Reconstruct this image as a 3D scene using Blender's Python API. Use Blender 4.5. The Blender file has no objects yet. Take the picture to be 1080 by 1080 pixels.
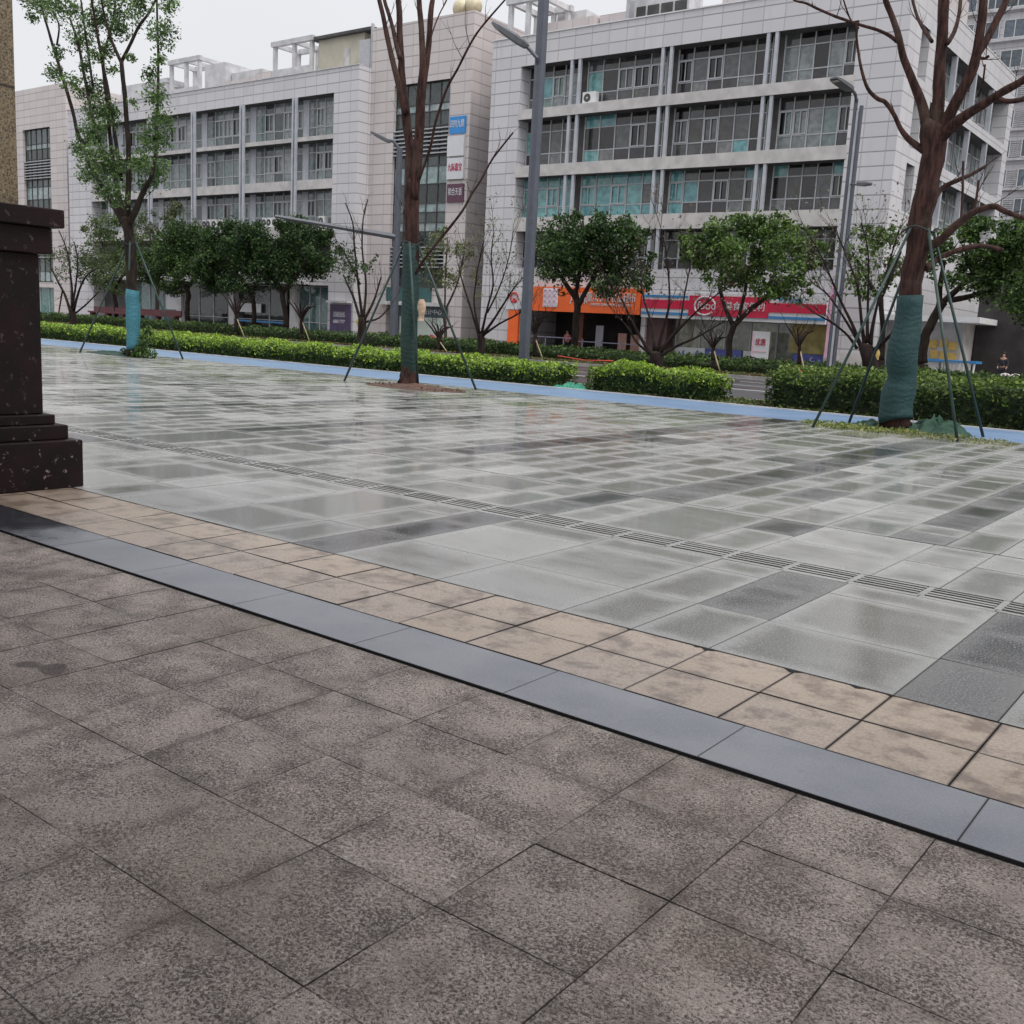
import bpy, math, random
import numpy as np
from mathutils import Vector, Matrix, noise
random.seed(7); RS=np.random.RandomState(11)
sc=bpy.context.scene; COL=sc.collection
rad=math.radians
# ------------------------------------------------------------------ camera
YAW,PIT,ROL,FPX,EYE=rad(-37.0529),rad(-10.1862),rad(3.1247),1072.398,1.5
cf=np.array([math.sin(YAW)*math.cos(PIT),math.cos(YAW)*math.cos(PIT),math.sin(PIT)])
cr0=np.array([math.cos(YAW),-math.sin(YAW),0.]); cu0=np.cross(cr0,cf)
cr=math.cos(ROL)*cr0+math.sin(ROL)*cu0; cu=-math.sin(ROL)*cr0+math.cos(ROL)*cu0
cam=bpy.data.objects.new('camera',bpy.data.cameras.new('camera')); COL.objects.link(cam)
cam.data.sensor_width=36; cam.data.lens=FPX/1080*36; cam.data.clip_end=2000; cam.data.clip_start=.05
M=Matrix(((cr[0],cu[0],-cf[0],0),(cr[1],cu[1],-cf[1],0),(cr[2],cu[2],-cf[2],EYE),(0,0,0,1)))
cam.matrix_world=M; sc.camera=cam
def ray(x,y): return cr*(x-540)/FPX-cu*(y-540)/FPX+cf
def at(x,y,Y):                       # point of the street plane at distance Y seen in that direction
    d=ray(x,y); t=Y/d[1]; return Vector((d[0]*t,Y,EYE+d[2]*t))
def atx(x,y,X):
    d=ray(x,y); t=X/d[0]; return Vector((X,d[1]*t,EYE+d[2]*t))
def gnd(x,y,z=0.):
    d=ray(x,y); t=(z-EYE)/d[2]; return Vector((d[0]*t,d[1]*t,z))
def mpp(x,y,Y): return Y/ray(x,y)[1]/FPX   # metres per pixel there
# ------------------------------------------------------------------ world and light
SUNAZ,SUNEL=rad(-75),rad(52)
w=bpy.data.worlds.new('World'); sc.world=w; w.use_nodes=True
nt=w.node_tree; bg=nt.nodes['Background']
sky=nt.nodes.new('ShaderNodeTexSky'); sky.sky_type='NISHITA'; sky.sun_disc=False
sky.sun_elevation=SUNEL; sky.dust_density=6; sky.air_density=1.5; sky.sun_rotation=rad(100)
tc=nt.nodes.new('ShaderNodeTexCoord'); sep=nt.nodes.new('ShaderNodeSeparateXYZ'); nt.links.new(tc.outputs['Generated'],sep.inputs[0])
ramp=nt.nodes.new('ShaderNodeValToRGB'); nt.links.new(sep.outputs['Z'],ramp.inputs[0])
ramp.color_ramp.elements[0].position=0; ramp.color_ramp.elements[0].color=(.56,.565,.585,1)
ramp.color_ramp.elements[1].position=1; ramp.color_ramp.elements[1].color=(1.45,1.45,1.5,1)
el=ramp.color_ramp.elements.new(.42); el.color=(.64,.645,.67,1)
ns=nt.nodes.new('ShaderNodeTexNoise'); ns.inputs['Scale'].default_value=2.2; ns.inputs['Detail'].default_value=5
nt.links.new(tc.outputs['Generated'],ns.inputs['Vector'])
mr=nt.nodes.new('ShaderNodeMapRange'); mr.inputs[1].default_value=.3; mr.inputs[2].default_value=.7; mr.inputs[3].default_value=13.4; mr.inputs[4].default_value=14.4
nt.links.new(ns.outputs[0],mr.inputs[0])
mul=nt.nodes.new('ShaderNodeVectorMath'); mul.operation='SCALE'; nt.links.new(ramp.outputs[0],mul.inputs[0]); nt.links.new(mr.outputs[0],mul.inputs['Scale'])
mx=nt.nodes.new('ShaderNodeMix'); mx.data_type='RGBA'; mx.inputs[0].default_value=.9
nt.links.new(sky.outputs[0],mx.inputs[6]); nt.links.new(mul.outputs[0],mx.inputs[7]); nt.links.new(mx.outputs[2],bg.inputs[0])
bg.inputs[1].default_value=.085
sun=bpy.data.objects.new('sun',bpy.data.lights.new('sun','SUN')); COL.objects.link(sun)
sun.data.energy=1.3; sun.data.angle=rad(25); sun.data.color=(1,.97,.93)
sdir=Vector((math.cos(SUNEL)*.97,-math.cos(SUNEL)*.2,math.sin(SUNEL)))
sun.rotation_euler=sdir.to_track_quat('Z','Y').to_euler()
sky.sun_rotation=math.atan2(sdir.x,sdir.y)
sc.view_settings.view_transform='Standard'; sc.view_settings.look='None'; sc.view_settings.exposure=.3; sc.view_settings.gamma=1
# ------------------------------------------------------------------ materials
class NT:
    def __init__(s,name):
        s.m=bpy.data.materials.new(name); s.m.use_nodes=True; s.t=s.m.node_tree; s.b=s.t.nodes['Principled BSDF']; s.n=s.t.nodes; s.l=s.t.links
        s.out=s.n['Material Output']
    def node(s,typ,**k):
        n=s.n.new('ShaderNode'+typ)
        for a,v in k.items():
            if a.startswith('i_'):
                key=a[2:]; key=int(key) if key.isdigit() else key.replace('_',' ')
                s.put(n,key,v)
            else: setattr(n,a,v)
        return n
    def put(s,n,key,v):
        if hasattr(v,'default_value') and hasattr(v,'links'): s.l.new(v,n.inputs[key])
        else: n.inputs[key].default_value=v
    def mix(s,f,a,b,bt='MIX'):
        n=s.n.new('ShaderNodeMix'); n.data_type='RGBA'; n.blend_type=bt
        for k,v in ((0,f),(6,a),(7,b)):
            if isinstance(v,tuple) and len(v)==3: v=v+(1,)
            s.put(n,k,v)
        return n.outputs[2]
    def math(s,op,a,b=0.,c=0.):
        n=s.n.new('ShaderNodeMath'); n.operation=op
        s.put(n,0,a); s.put(n,1,b); s.put(n,2,c); return n.outputs[0]
    def rng(s,v,a,b,c=0.,d=1.,smooth=True):
        n=s.n.new('ShaderNodeMapRange'); n.interpolation_type='SMOOTHSTEP' if smooth else 'LINEAR'
        s.put(n,0,v)
        for i,q in enumerate((a,b,c,d)): s.put(n,1+i,q)
        return n.outputs[0]
    def noise(s,scale,detail=4,vec=None,rough=.55,dist=0.):
        n=s.n.new('ShaderNodeTexNoise'); n.inputs['Scale'].default_value=scale; n.inputs['Detail'].default_value=detail; n.inputs['Roughness'].default_value=rough; n.inputs['Distortion'].default_value=dist
        if vec is not None: s.l.new(vec,n.inputs['Vector'])
        return n.outputs[0]
    def pos(s): return s.node('NewGeometry').outputs['Position']
    def bump(s,h,strength=.3,dist=.01):
        n=s.n.new('ShaderNodeBump'); n.inputs['Strength'].default_value=strength; n.inputs['Distance'].default_value=dist
        s.l.new(h,n.inputs['Height']); s.l.new(n.outputs[0],s.b.inputs['Normal'])
    def base(s,v):
        if isinstance(v,tuple) and len(v)==3: v=v+(1,)
        s.put(s.b,'Base Color',v)
    def rough(s,v): s.put(s.b,'Roughness',v)
    def attr(s,name='col'): 
        a=s.node('Attribute'); a.attribute_name=name; return a.outputs['Color']
def simple(name,col,rough=.6,var=.15,scale=6,metal=0,bump=0,spec=.5):
    t=NT(name); n=t.noise(scale,5,t.pos())
    t.base(t.mix(t.rng(n,.3,.7),tuple(c*(1-var) for c in col),tuple(min(1,c*(1+var)) for c in col)))
    t.rough(rough); t.b.inputs['Metallic'].default_value=metal; t.b.inputs['Specular IOR Level'].default_value=spec
    if bump: t.bump(t.noise(scale*6,4,t.pos()),bump,.02)
    return t.m
def panel(name,c1,c2,joint,bw=1.2,bh=.7,grime=.75):
    t=NT(name); uv=t.node('UVMap').outputs[0]
    sp=t.node('SeparateXYZ',i_0=uv); u,v=sp.outputs[0],sp.outputs[1]
    fu=t.math('ABSOLUTE',t.math('SUBTRACT',t.math('FRACT',t.math('DIVIDE',u,bw)),.5)); fv=t.math('ABSOLUTE',t.math('SUBTRACT',t.math('FRACT',t.math('DIVIDE',v,bh)),.5))
    lu=t.rng(fu,.5-.040/bw,.5-.012/bw); lv=t.rng(fv,.5-.048/bh,.5-.014/bh); ln=t.math('MAXIMUM',t.math('MULTIPLY',lu,.45),t.math('MULTIPLY',lv,.75))
    cell=t.node('CombineXYZ',i_0=t.math('FLOOR',t.math('DIVIDE',u,bw)),i_1=t.math('FLOOR',t.math('DIVIDE',v,bh))); wn=t.node('TexWhiteNoise',i_Vector=cell.outputs[0]).outputs[0]
    b0=t.mix(wn,c1,c2); bcol=t.mix(ln,b0,joint)
    st=t.node('Mapping',i_Vector=t.pos(),i_Scale=(1.2,1.2,.12)); n=t.noise(1.6,5,st.outputs[0])
    n2=t.noise(.35,3,t.pos())
    c=t.mix(t.rng(n,.5,.8,0,.45),bcol,tuple(x*grime for x in c1))
    c=t.mix(t.rng(n2,.4,.75,0,.25),c,tuple(x*.86 for x in c1))
    t.base(c); t.rough(.42); t.bump(ln,.25,-.02); return t.m
MT={}
MT['panel']=panel('grey_stone_panels',(.59,.58,.60),(.53,.52,.545),(.15,.145,.15))
MT['panel_pink']=panel('pink_stone_panels',(.59,.54,.53),(.53,.48,.475),(.19,.16,.16))
MT['panel_white']=panel('white_stone_panels',(.60,.595,.61),(.55,.545,.56),(.22,.21,.22))
MT['spandrel']=simple('pale_render',(.50,.48,.47),.7,.14,1.4,bump=.1)
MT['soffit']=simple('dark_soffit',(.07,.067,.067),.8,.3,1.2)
MT['alu']=simple('window_aluminium',(.42,.43,.45),.4,.08,3)
MT['column']=simple('painted_steel_grey',(.42,.44,.48),.45,.1,2)
MT['cream']=simple('cream_render',(.50,.47,.38),.8,.1,.8)
MT['white']=simple('white_paint',(.68,.68,.68),.5,.06,3)
MT['offwhite']=simple('weathered_white',(.52,.52,.53),.6,.15,1.5)
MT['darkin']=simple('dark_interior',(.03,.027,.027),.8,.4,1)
MT['orange']=simple('orange_sign_board',(.80,.13,.02),.45,.06,1.3)
MT['blue_sign']=simple('blue_sign_board',(.03,.24,.60),.4,.1,1.5)
MT['white_sign']=simple('white_sign_board',(.62,.63,.66),.4,.05,1.5)
MT['maroon_sign']=simple('maroon_sign_board',(.10,.035,.06),.4,.1,1.5)
MT['crimson']=simple('crimson_letters',(.45,.01,.06),.5,.05,3)
MT['red']=simple('red_plastic',(.55,.02,.03),.45,.1,3)
MT['stripe_red']=simple('red_stripe',(.55,.015,.06),.4,.05,2)
MT['stripe_blue']=simple('blue_stripe',(.05,.22,.48),.4,.05,2)
MT['purple']=simple('purple_poster',(.07,.05,.12),.35,.2,2)
MT['pink']=simple('pink_print',(.70,.42,.55),.5,.1,3)
MT['decal_blue']=simple('blue_decal',(.08,.10,.38),.4,.3,4)
MT['yellow_paper']=simple('yellow_paper',(.60,.42,.12),.7,.15,4)
MT['redbrown_wood']=simple('redbrown_wood',(.11,.025,.03),.5,.2,3)
MT['post']=simple('post_grey_paint',(.075,.083,.105),.42,.1,4)
MT['lamp']=simple('lamp_housing',(.09,.095,.105),.4,.1,4)
MT['lens']=simple('lamp_lens',(.5,.5,.5),.2,.05,4)
def barkmat(name,c1,c2,c3):
    t=NT(name); P=t.pos(); mp=t.node('Mapping',i_Vector=P,i_Scale=(14,14,2.2)).outputs[0]; n=t.noise(1.,6,mp,.7); n2=t.noise(1.3,4,P); n3=t.noise(30,3,P)
    c=t.mix(t.rng(n,.38,.62),c1,c2); c=t.mix(t.rng(n2,.52,.72,0,.55),c,c3); t.base(c); t.rough(.85); t.b.inputs['Specular IOR Level'].default_value=.25
    t.bump(t.math('ADD',n,t.math('MULTIPLY',n3,.4)),.9,.03); return t.m
MT['bark_red']=barkmat('reddish_bark',(.018,.008,.007),(.065,.030,.024),(.10,.07,.055)); MT['bark_dark']=barkmat('dark_bark',(.010,.007,.006),(.035,.024,.018),(.05,.042,.034)); MT['bark_grey']=barkmat('grey_bark',(.03,.024,.02),(.08,.065,.055),(.11,.10,.09)); MT['bark_thin']=barkmat('dark_twig_bark',(.008,.005,.005),(.028,.016,.014),(.045,.034,.030))
MT['stake']=simple('green_painted_stake',(.02,.045,.04),.5,.3,5)
MT['strap']=simple('tie_strap',(.015,.02,.02),.7,.2,5)
MT['bamboo']=simple('bamboo',(.33,.26,.16),.6,.2,5)
MT['rust_tape']=simple('red_kerb_tape',(.55,.06,.03),.6,.2,3)
MT['stone_ball']=simple('pale_stone_ball',(.6,.55,.53),.6,.1,5,bump=.2)
MT['soil']=simple('reddish_soil',(.085,.045,.032),.95,.4,4,bump=.8)
MT['cut_grass']=simple('dry_grass_base',(.12,.13,.04),.95,.5,14,bump=.8)
MT['roofmat']=simple('roof_gravel',(.25,.25,.25),.9,.2,2)
MT['ground']=simple('city_concrete',(.2,.2,.2),.9,.15,.3)
MT['skin']=simple('skin',(.42,.24,.17),.5,.05,3)
MT['pinkshirt']=simple('pink_shirt',(.5,.12,.16),.8,.1,6)
MT['darkcloth']=simple('dark_clothes',(.02,.02,.03),.8,.1,6)
MT['hair']=simple('black_hair',(.01,.009,.009),.6,.1,6)
MT['sphere']=simple('antenna_dome',(.55,.48,.33),.5,.15,3)
MT['bag']=simple('beige_bag',(.45,.33,.24),.8,.25,12,bump=.4)
MT['shaft']=None
def attrmat(name,rough,spec=.5,trans=0.,var=.2,coat=0,bumpy=0):
    t=NT(name); a=t.attr()
    n=t.noise(3.,4,t.pos()); c=t.mix(t.rng(n,.3,.7),a,t.mix(1.,a,(1-var,1-var,1-var),'MULTIPLY'))
    t.base(c); t.rough(rough); t.b.inputs['Specular IOR Level'].default_value=spec
    if bumpy: t.bump(t.noise(.7,2,t.pos()),bumpy,.2)
    if trans:
        tr=t.node('BsdfTranslucent'); t.l.new(c,tr.inputs[0]); ms=t.node('MixShader',i_0=trans)
        t.l.new(t.b.outputs[0],ms.inputs[1]); t.l.new(tr.outputs[0],ms.inputs[2]); t.l.new(ms.outputs[0],t.out.inputs[0])
    return t.m
MT['glass']=attrmat('window_glass',.04,.7,var=.45,bumpy=.04)
MT['leaf']=attrmat('leaves',.45,.35,.3,.15)
MT['hedgecore']=simple('hedge_inside',(.018,.03,.01),.95,.5,9,bump=1)
# ------------------------------------------------------------------ mesh helpers
class MB:
    def __init__(s): s.v=[];s.f=[];s.c=[];s.uv=[]
    def quad(s,p,col=(1,1,1),uv=None):
        i=len(s.v); s.v+=[tuple(q) for q in p]; s.f.append(tuple(range(i,i+len(p)))); s.c.append(col); s.uv.append(uv)
    def box(s,x0,x1,y0,y1,z0,z1,col=(1,1,1),skip=''):
        i=len(s.v)
        s.v+=[(x0,y0,z0),(x1,y0,z0),(x1,y1,z0),(x0,y1,z0),(x0,y0,z1),(x1,y0,z1),(x1,y1,z1),(x0,y1,z1)]
        for k,f in zip('bt fRBL'.replace(' ',''),((0,3,2,1),(4,5,6,7),(0,1,5,4),(1,2,6,5),(2,3,7,6),(3,0,4,7))):
            if k in skip: continue
            s.f.append(tuple(i+j for j in f)); s.c.append(col); s.uv.append(None)
    def tube(s,pts,rr,n=8,col=(1,1,1),caps=True,flat=1.):
        pts=[Vector(p) for p in pts]
        if not hasattr(rr,'__len__'): rr=[rr]*len(pts)
        base=len(s.v); ref=None
        for k,p in enumerate(pts):
            d=(pts[min(k+1,len(pts)-1)]-pts[max(k-1,0)]).normalized()
            if ref is None: ref=d.orthogonal().normalized()
            ref=(ref-d*ref.dot(d)).normalized(); b=d.cross(ref)
            for j in range(n):
                a=2*math.pi*j/n; q=p+(ref*math.cos(a)+b*math.sin(a)*flat)*rr[k]; s.v.append(tuple(q))
        for k in range(len(pts)-1):
            for j in range(n):
                a=base+k*n+j; b2=base+k*n+(j+1)%n; s.f.append((a,b2,b2+n,a+n)); s.c.append(col); s.uv.append(None)
        if caps:
            s.f.append(tuple(base+j for j in range(n))[::-1]); s.c.append(col); s.uv.append(None)
            e=base+(len(pts)-1)*n; s.f.append(tuple(e+j for j in range(n))); s.c.append(col); s.uv.append(None)
    def sphere(s,c,r,n=12,m=8,sz=1.):
        b=len(s.v)
        for i in range(m+1):
            th=math.pi*i/m
            for j in range(n):
                a=2*math.pi*j/n; s.v.append((c[0]+r*math.sin(th)*math.cos(a),c[1]+r*math.sin(th)*math.sin(a),c[2]+r*sz*math.cos(th)))
        for i in range(m):
            for j in range(n):
                a=b+i*n+j; q=b+i*n+(j+1)%n; s.f.append((a,a+n,q+n,q)); s.c.append((1,1,1)); s.uv.append(None)
    def build(s,name,mat,parent=None,smooth=False,origin=None):
        o0=Vector((0,0,0))
        if origin is not None: o0=Vector(origin)
        elif parent is not None: o0=ORG[root_of(parent).name]
        me=bpy.data.meshes.new(name)
        me.from_pydata([(x-o0.x,y-o0.y,z-o0.z) for x,y,z in s.v],[],s.f)
        uvl=me.uv_layers.new(name='UVMap'); ca=me.color_attributes.new('col','FLOAT_COLOR','CORNER')
        uvd=np.zeros((len(me.loops),2)); cd=np.ones((len(me.loops),4))
        for p,c,uv in zip(me.polygons,s.c,s.uv):
            n=p.normal
            for k,li in enumerate(p.loop_indices):
                v=s.v[me.loops[li].vertex_index]; cd[li,:3]=c
                if uv: uvd[li]=uv[k]
                elif abs(n.z)>.7: uvd[li]=(v[0],v[1])
                elif abs(n.y)>=abs(n.x): uvd[li]=(v[0],v[2])
                else: uvd[li]=(v[1],v[2])
        me.uv_layers['UVMap'].data.foreach_set('uv',uvd.ravel()); me.color_attributes['col'].data.foreach_set('color',cd.ravel())
        if smooth: me.polygons.foreach_set('use_smooth',[True]*len(me.polygons))
        me.materials.append(mat); o=bpy.data.objects.new(name,me); COL.objects.link(o)
        if origin is not None: o.location=o0
        if parent is not None: o.parent=parent
        else: ORG[o.name]=o0
        return o
ORG={}
def root_of(o):
    while o.parent: o=o.parent
    return o
def tag(o,label,cat,group=None,kind=None):
    if kind: o['kind']=kind
    if label: o['label']=label
    if cat: o['category']=cat
    if group: o['group']=group
    return o
def thing(name,label,cat,loc,group=None):
    o=bpy.data.objects.new(name,None); COL.objects.link(o); o.location=loc; o.empty_display_size=.3
    ORG[o.name]=Vector(loc); tag(o,label,cat,group); return o
def struct(o,kind='structure'): o['kind']=kind; return o
def leafmesh(name,P,size,cols,parent=None,up=.5,origin=None,mat=None,aspect=.55):
    P=np.asarray(P); n=len(P); o0=np.zeros(3)
    if origin is not None: o0=np.array(origin)
    elif parent is not None: o0=np.array(ORG[root_of(parent).name])
    nr=RS.normal(size=(n,3)); nr/=np.linalg.norm(nr,axis=1)[:,None]; nr[:,2]+=up; nr/=np.linalg.norm(nr,axis=1)[:,None]
    a=RS.normal(size=(n,3)); a-=nr*(a*nr).sum(1)[:,None]; a/=np.linalg.norm(a,axis=1)[:,None]; b=np.cross(nr,a)
    sz=(np.asarray(size)*(.65+.7*RS.rand(n)))[:,None]
    P=P-o0
    V=np.stack([P-a*sz*.5,P+b*sz*aspect*.5-nr*sz*.08,P+a*sz*.5,P-b*sz*aspect*.5-nr*sz*.08],1).reshape(-1,3)
    me=bpy.data.meshes.new(name); me.vertices.add(4*n); me.vertices.foreach_set('co',V.ravel())
    me.loops.add(4*n); me.loops.foreach_set('vertex_index',np.arange(4*n)); me.polygons.add(n)
    me.polygons.foreach_set('loop_start',np.arange(n)*4); me.update(calc_edges=True)
    ca=me.color_attributes.new('col','FLOAT_COLOR','CORNER')
    C=np.ones((n,4)); C[:,:3]=cols; ca.data.foreach_set('color',np.repeat(C,4,0).ravel())
    me.materials.append(mat or MT['leaf']); o=bpy.data.objects.new(name,me); COL.objects.link(o)
    if origin is not None: o.location=origin
    if parent is not None: o.parent=parent
    return o
def palette(n,cols,weights=None,jit=.25):
    cols=np.array(cols); k=RS.choice(len(cols),n,p=weights); return np.clip(cols[k]*(1+jit*(RS.rand(n,1)*2-1)),0,1)
def text(s,h,loc,mat,name,parent,width=None,rotz=0,ext=.015):
    cu_=bpy.data.curves.new(name,'FONT'); cu_.body=s; cu_.size=h; cu_.extrude=ext; cu_.align_x='CENTER'; cu_.align_y='CENTER'
    tmp=bpy.data.objects.new('tmp',cu_); COL.objects.link(tmp); bpy.context.view_layer.update()
    me=bpy.data.meshes.new_from_object(tmp.evaluated_get(bpy.context.evaluated_depsgraph_get())); bpy.data.objects.remove(tmp); bpy.data.curves.remove(cu_)
    me.name=name; me.materials.clear(); me.materials.append(mat)
    xs=[v.co.x for v in me.vertices]; wd=(max(xs)-min(xs)) if xs else 1; cx=(max(xs)+min(xs))/2 if xs else 0; sx=(width/wd) if width else 1
    R=Matrix.Rotation(rotz,4,'Z')@Matrix.Rotation(rad(90),4,'X')
    o0=ORG[root_of(parent).name]
    for v in me.vertices: v.co=R@Vector(((v.co.x-cx)*sx,v.co.y,v.co.z))+Vector(loc)-o0
    o=bpy.data.objects.new(name,me); COL.objects.link(o); o.parent=parent; return o
# ------------------------------------------------------------------ ground sheets
def sheet(name,x0,x1,y0,y1,z,mat,kind='structure'):
    m=MB(); m.quad([(x0,y0,z),(x1,y0,z),(x1,y1,z),(x0,y1,z)]); o=m.build(name,mat); return struct(o,kind)
sheet('ground',-900,900,-600,1200,-.25,MT['ground'])
t=NT('dark_joint'); t.base((.012,.010,.009)); t.rough(.9); MT['joint']=t.m
sheet('joint_bed',-60,14,-12,19.9,-.012,MT['joint'])
# slabs: one sheet of separate slabs; UV = metres inside the slab, UVsize = its size, col = (tone, kind, random)
def slabs(name,lst,mat,zj=.0012,gap=.003):
    me=bpy.data.meshes.new(name); V=[];F=[];U=[];S=[];C=[]
    for (x0,x1,y0,y1,tone,kind) in lst:
        g_=gap; i=len(V); z=random.uniform(-zj,zj); tx=random.uniform(-zj,zj); ty=random.uniform(-zj,zj)
        a,b,c,d=x0+g_,x1-g_,y0+g_,y1-g_
        V+=[(a,c,z-tx-ty),(b,c,z+tx-ty),(b,d,z+tx+ty),(a,d,z-tx+ty)]; V+=[(q[0],q[1],-.012) for q in V[i:i+4]]
        fs=[(0,1,2,3),(0,4,5,1),(1,5,6,2),(2,6,7,3),(3,7,4,0)]
        uv=[(0,0),(b-a,0),(b-a,d-c),(0,d-c)]*2
        r=random.random()
        for f in fs:
            F.append(tuple(i+k for k in f)); 
            for k in f: U.append(uv[k]); S.append((b-a,d-c)); C.append((tone,kind,r,1))
    me.from_pydata(V,[],F); u=me.uv_layers.new(name='UVMap'); u.data.foreach_set('uv',np.array(U).ravel())
    u2=me.uv_layers.new(name='UVsize'); u2.data.foreach_set('uv',np.array(S).ravel())
    ca=me.color_attributes.new('col','FLOAT_COLOR','CORNER'); ca.data.foreach_set('color',np.array(C).ravel())
    me.materials.append(mat); o=bpy.data.objects.new(name,me); COL.objects.link(o); return struct(o)
def slabnodes(t):
    a=t.node('Attribute',attribute_name='UVMap'); b=t.node('Attribute',attribute_name='UVsize')
    sa=t.node('SeparateXYZ',i_0=a.outputs['Vector']); sb=t.node('SeparateXYZ',i_0=b.outputs['Vector'])
    u,v=sa.outputs[0],sa.outputs[1]; w_,h_=sb.outputs[0],sb.outputs[1]
    dx=t.math('MINIMUM',u,t.math('SUBTRACT',w_,u)); dy=t.math('MINIMUM',v,t.math('SUBTRACT',h_,v))
    c=t.node('SeparateColor',i_0=t.attr()); return t.math('MINIMUM',dx,dy),dx,dy,c.outputs[0],c.outputs[1],c.outputs[2]
# foreground: coarse bush-hammered brown-grey granite
t=NT('brown_granite_paving'); d,dx,dy,tone,kind,rnd=slabnodes(t); P=t.pos()
off=t.node('VectorMath',operation='SCALE',i_0=t.attr(),i_Scale=37.).outputs[0]; PP=t.node('VectorMath',operation='ADD',i_0=P,i_1=off).outputs[0]
fl=t.noise(110,3,P,.65,.8); fl2=t.noise(62,4,P,.7,1.5); big=t.noise(2.6,5,PP,.6); mid=t.noise(9,5,P,.65); st=t.noise(1.1,3,P); pt=t.noise(4.5,3,PP)
ff=t.math('ADD',t.math('MULTIPLY',fl,.7),t.math('MULTIPLY',fl2,.3)); lo=t.rng(pt,.3,.7,.50,.42)
c=t.mix(t.rng(ff,t.math('SUBTRACT',lo,.06),t.math('ADD',lo,.09)),(.10,.078,.068),(.56,.48,.43))
c=t.mix(t.math('MULTIPLY',t.rng(ff,.565,.62),t.rng(pt,.3,.6,.25,1)),c,(.82,.75,.69))
c=t.mix(t.rng(big,.48,.72,0,.45),c,(.15,.118,.098)); c=t.mix(t.rng(mid,.56,.76,0,.4),c,(.10,.078,.066))
c=t.mix(t.rng(st,.50,.70,0,.35),c,(.22,.175,.125)); c=t.mix(t.math('MULTIPLY',t.rng(d,.0,.09,1,0),t.rng(mid,.4,.6,0,.4)),c,(.09,.07,.055))
sv=t.math('MULTIPLY_ADD',tone,.16,.94); cc=t.node('VectorMath',operation='SCALE',i_0=c,i_Scale=sv).outputs[0]
sp=t.noise(2.1,2,P); c=t.mix(t.math('MULTIPLY',t.rng(sp,.70,.74),.7),cc,(.05,.035,.03))
c=t.mix(t.rng(t.math('ADD',d,t.math('MULTIPLY_ADD',fl2,.008,-.004)),0,.0035,t.rng(t.noise(3.3,3,P),.4,.6,.9,.25),0),c,(.03,.023,.019)); t.base(c); t.rough(t.rng(big,.35,.7,.40,.65)); t.b.inputs['Specular IOR Level'].default_value=.45
t.bump(t.math('ADD',fl,t.math('MULTIPLY',fl2,.8)),1.,.008); MT['fg']=t.m
# smooth blue-grey band
t=NT('grey_granite_band'); d,dx,dy,tone,kind,rnd=slabnodes(t); P=t.pos(); n=t.noise(2.2,5,P); f=t.noise(90,2,P)
c=t.mix(t.rng(n,.3,.7),(.235,.25,.285),(.32,.33,.36)); c=t.mix(t.rng(f,.52,.68,0,.35),c,(.42,.42,.44)); c=t.mix(t.rng(t.noise(170,2,P),.35,.5,.3,0),c,(.1,.1,.11)); c=t.mix(t.rng(t.noise(7,6,P,.75),.56,.7,0,.35),c,(.15,.15,.16))
sx=t.node('SeparateXYZ',i_0=P).outputs[0]; wet=t.rng(t.math('ADD',sx,t.math('MULTIPLY',n,1.5)),-5.2,-6.2)
c=t.mix(wet,c,(.045,.05,.058)); c=t.mix(t.rng(d,0,.006,.7,0),c,(.03,.03,.03))
t.base(c); t.rough(t.rng(wet,0,1,.34,.1)); t.bump(f,.08,.003); MT['band']=t.m
# tan slabs with dark stains
t=NT('tan_granite_paving'); d,dx,dy,tone,kind,rnd=slabnodes(t); P=t.pos(); n=t.noise(2.6,6,P,.65); f=t.noise(70,3,P); m2=t.noise(5.5,5,P,.7)
c=t.mix(t.rng(f,.3,.7),(.35,.285,.235),(.52,.44,.375)); c=t.mix(tone,t.mix(.45,c,(.50,.40,.30)),c)
c=t.mix(t.rng(t.math('MULTIPLY',m2,t.math('ADD',n,.5)),.45,.66,0,.65),c,(.14,.105,.09)); c=t.mix(t.rng(t.noise(14,5,P,.75),.58,.72,0,.5),c,(.16,.125,.10)); c=t.mix(t.rng(d,0,.01,.85,0),c,(.03,.022,.018))
sx=t.node('SeparateXYZ',i_0=P).outputs[0]; c=t.mix(t.rng(sx,-5.5,-8.5,0,.35),c,(.22,.14,.08))
t.base(c); t.rough(t.rng(n,.35,.65,.5,.3)); t.bump(f,.35,.004); MT['tan']=t.m
# wet plaza slabs, slightly dished: wet dark middle, pale drying rim
t=NT('wet_plaza_granite'); d,dx,dy,tone,kind,rnd=slabnodes(t); P=t.pos(); n=t.noise(5,4,P,.6); n1=t.noise(.42,5,P,.6); n7=t.noise(1.5,4,P,.6); f=t.noise(85,3,P,.75); fs=t.noise(170,2,P)
st=t.node('Mapping',i_Vector=P,i_Scale=(.8,2.2,1)).outputs[0]; ns_=t.noise(1.6,5,st,.6)
lines=t.node('TexWave',wave_type='BANDS',bands_direction='Y',i_Vector=P,i_Scale=9.,i_Distortion=3.5,i_Detail=3.,i_Detail_Scale=2.).outputs[1]
n5=t.noise(38,3,P,.7); ed=t.math('ADD',t.math('ADD',d,t.math('MULTIPLY_ADD',n,.16,-.08)),t.math('MULTIPLY_ADD',n5,.08,-.04))
wetreg=t.rng(t.math('ADD',t.math('MULTIPLY',n1,.6),t.math('ADD',t.math('MULTIPLY',ns_,.42),t.math('MULTIPLY',rnd,.33))),.46,.78)
rim=t.rng(ed,.0,.15); amt=t.math('MULTIPLY',t.math('MULTIPLY_ADD',rim,.74,.26),t.math('MULTIPLY_ADD',wetreg,.8,.2))
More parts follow.
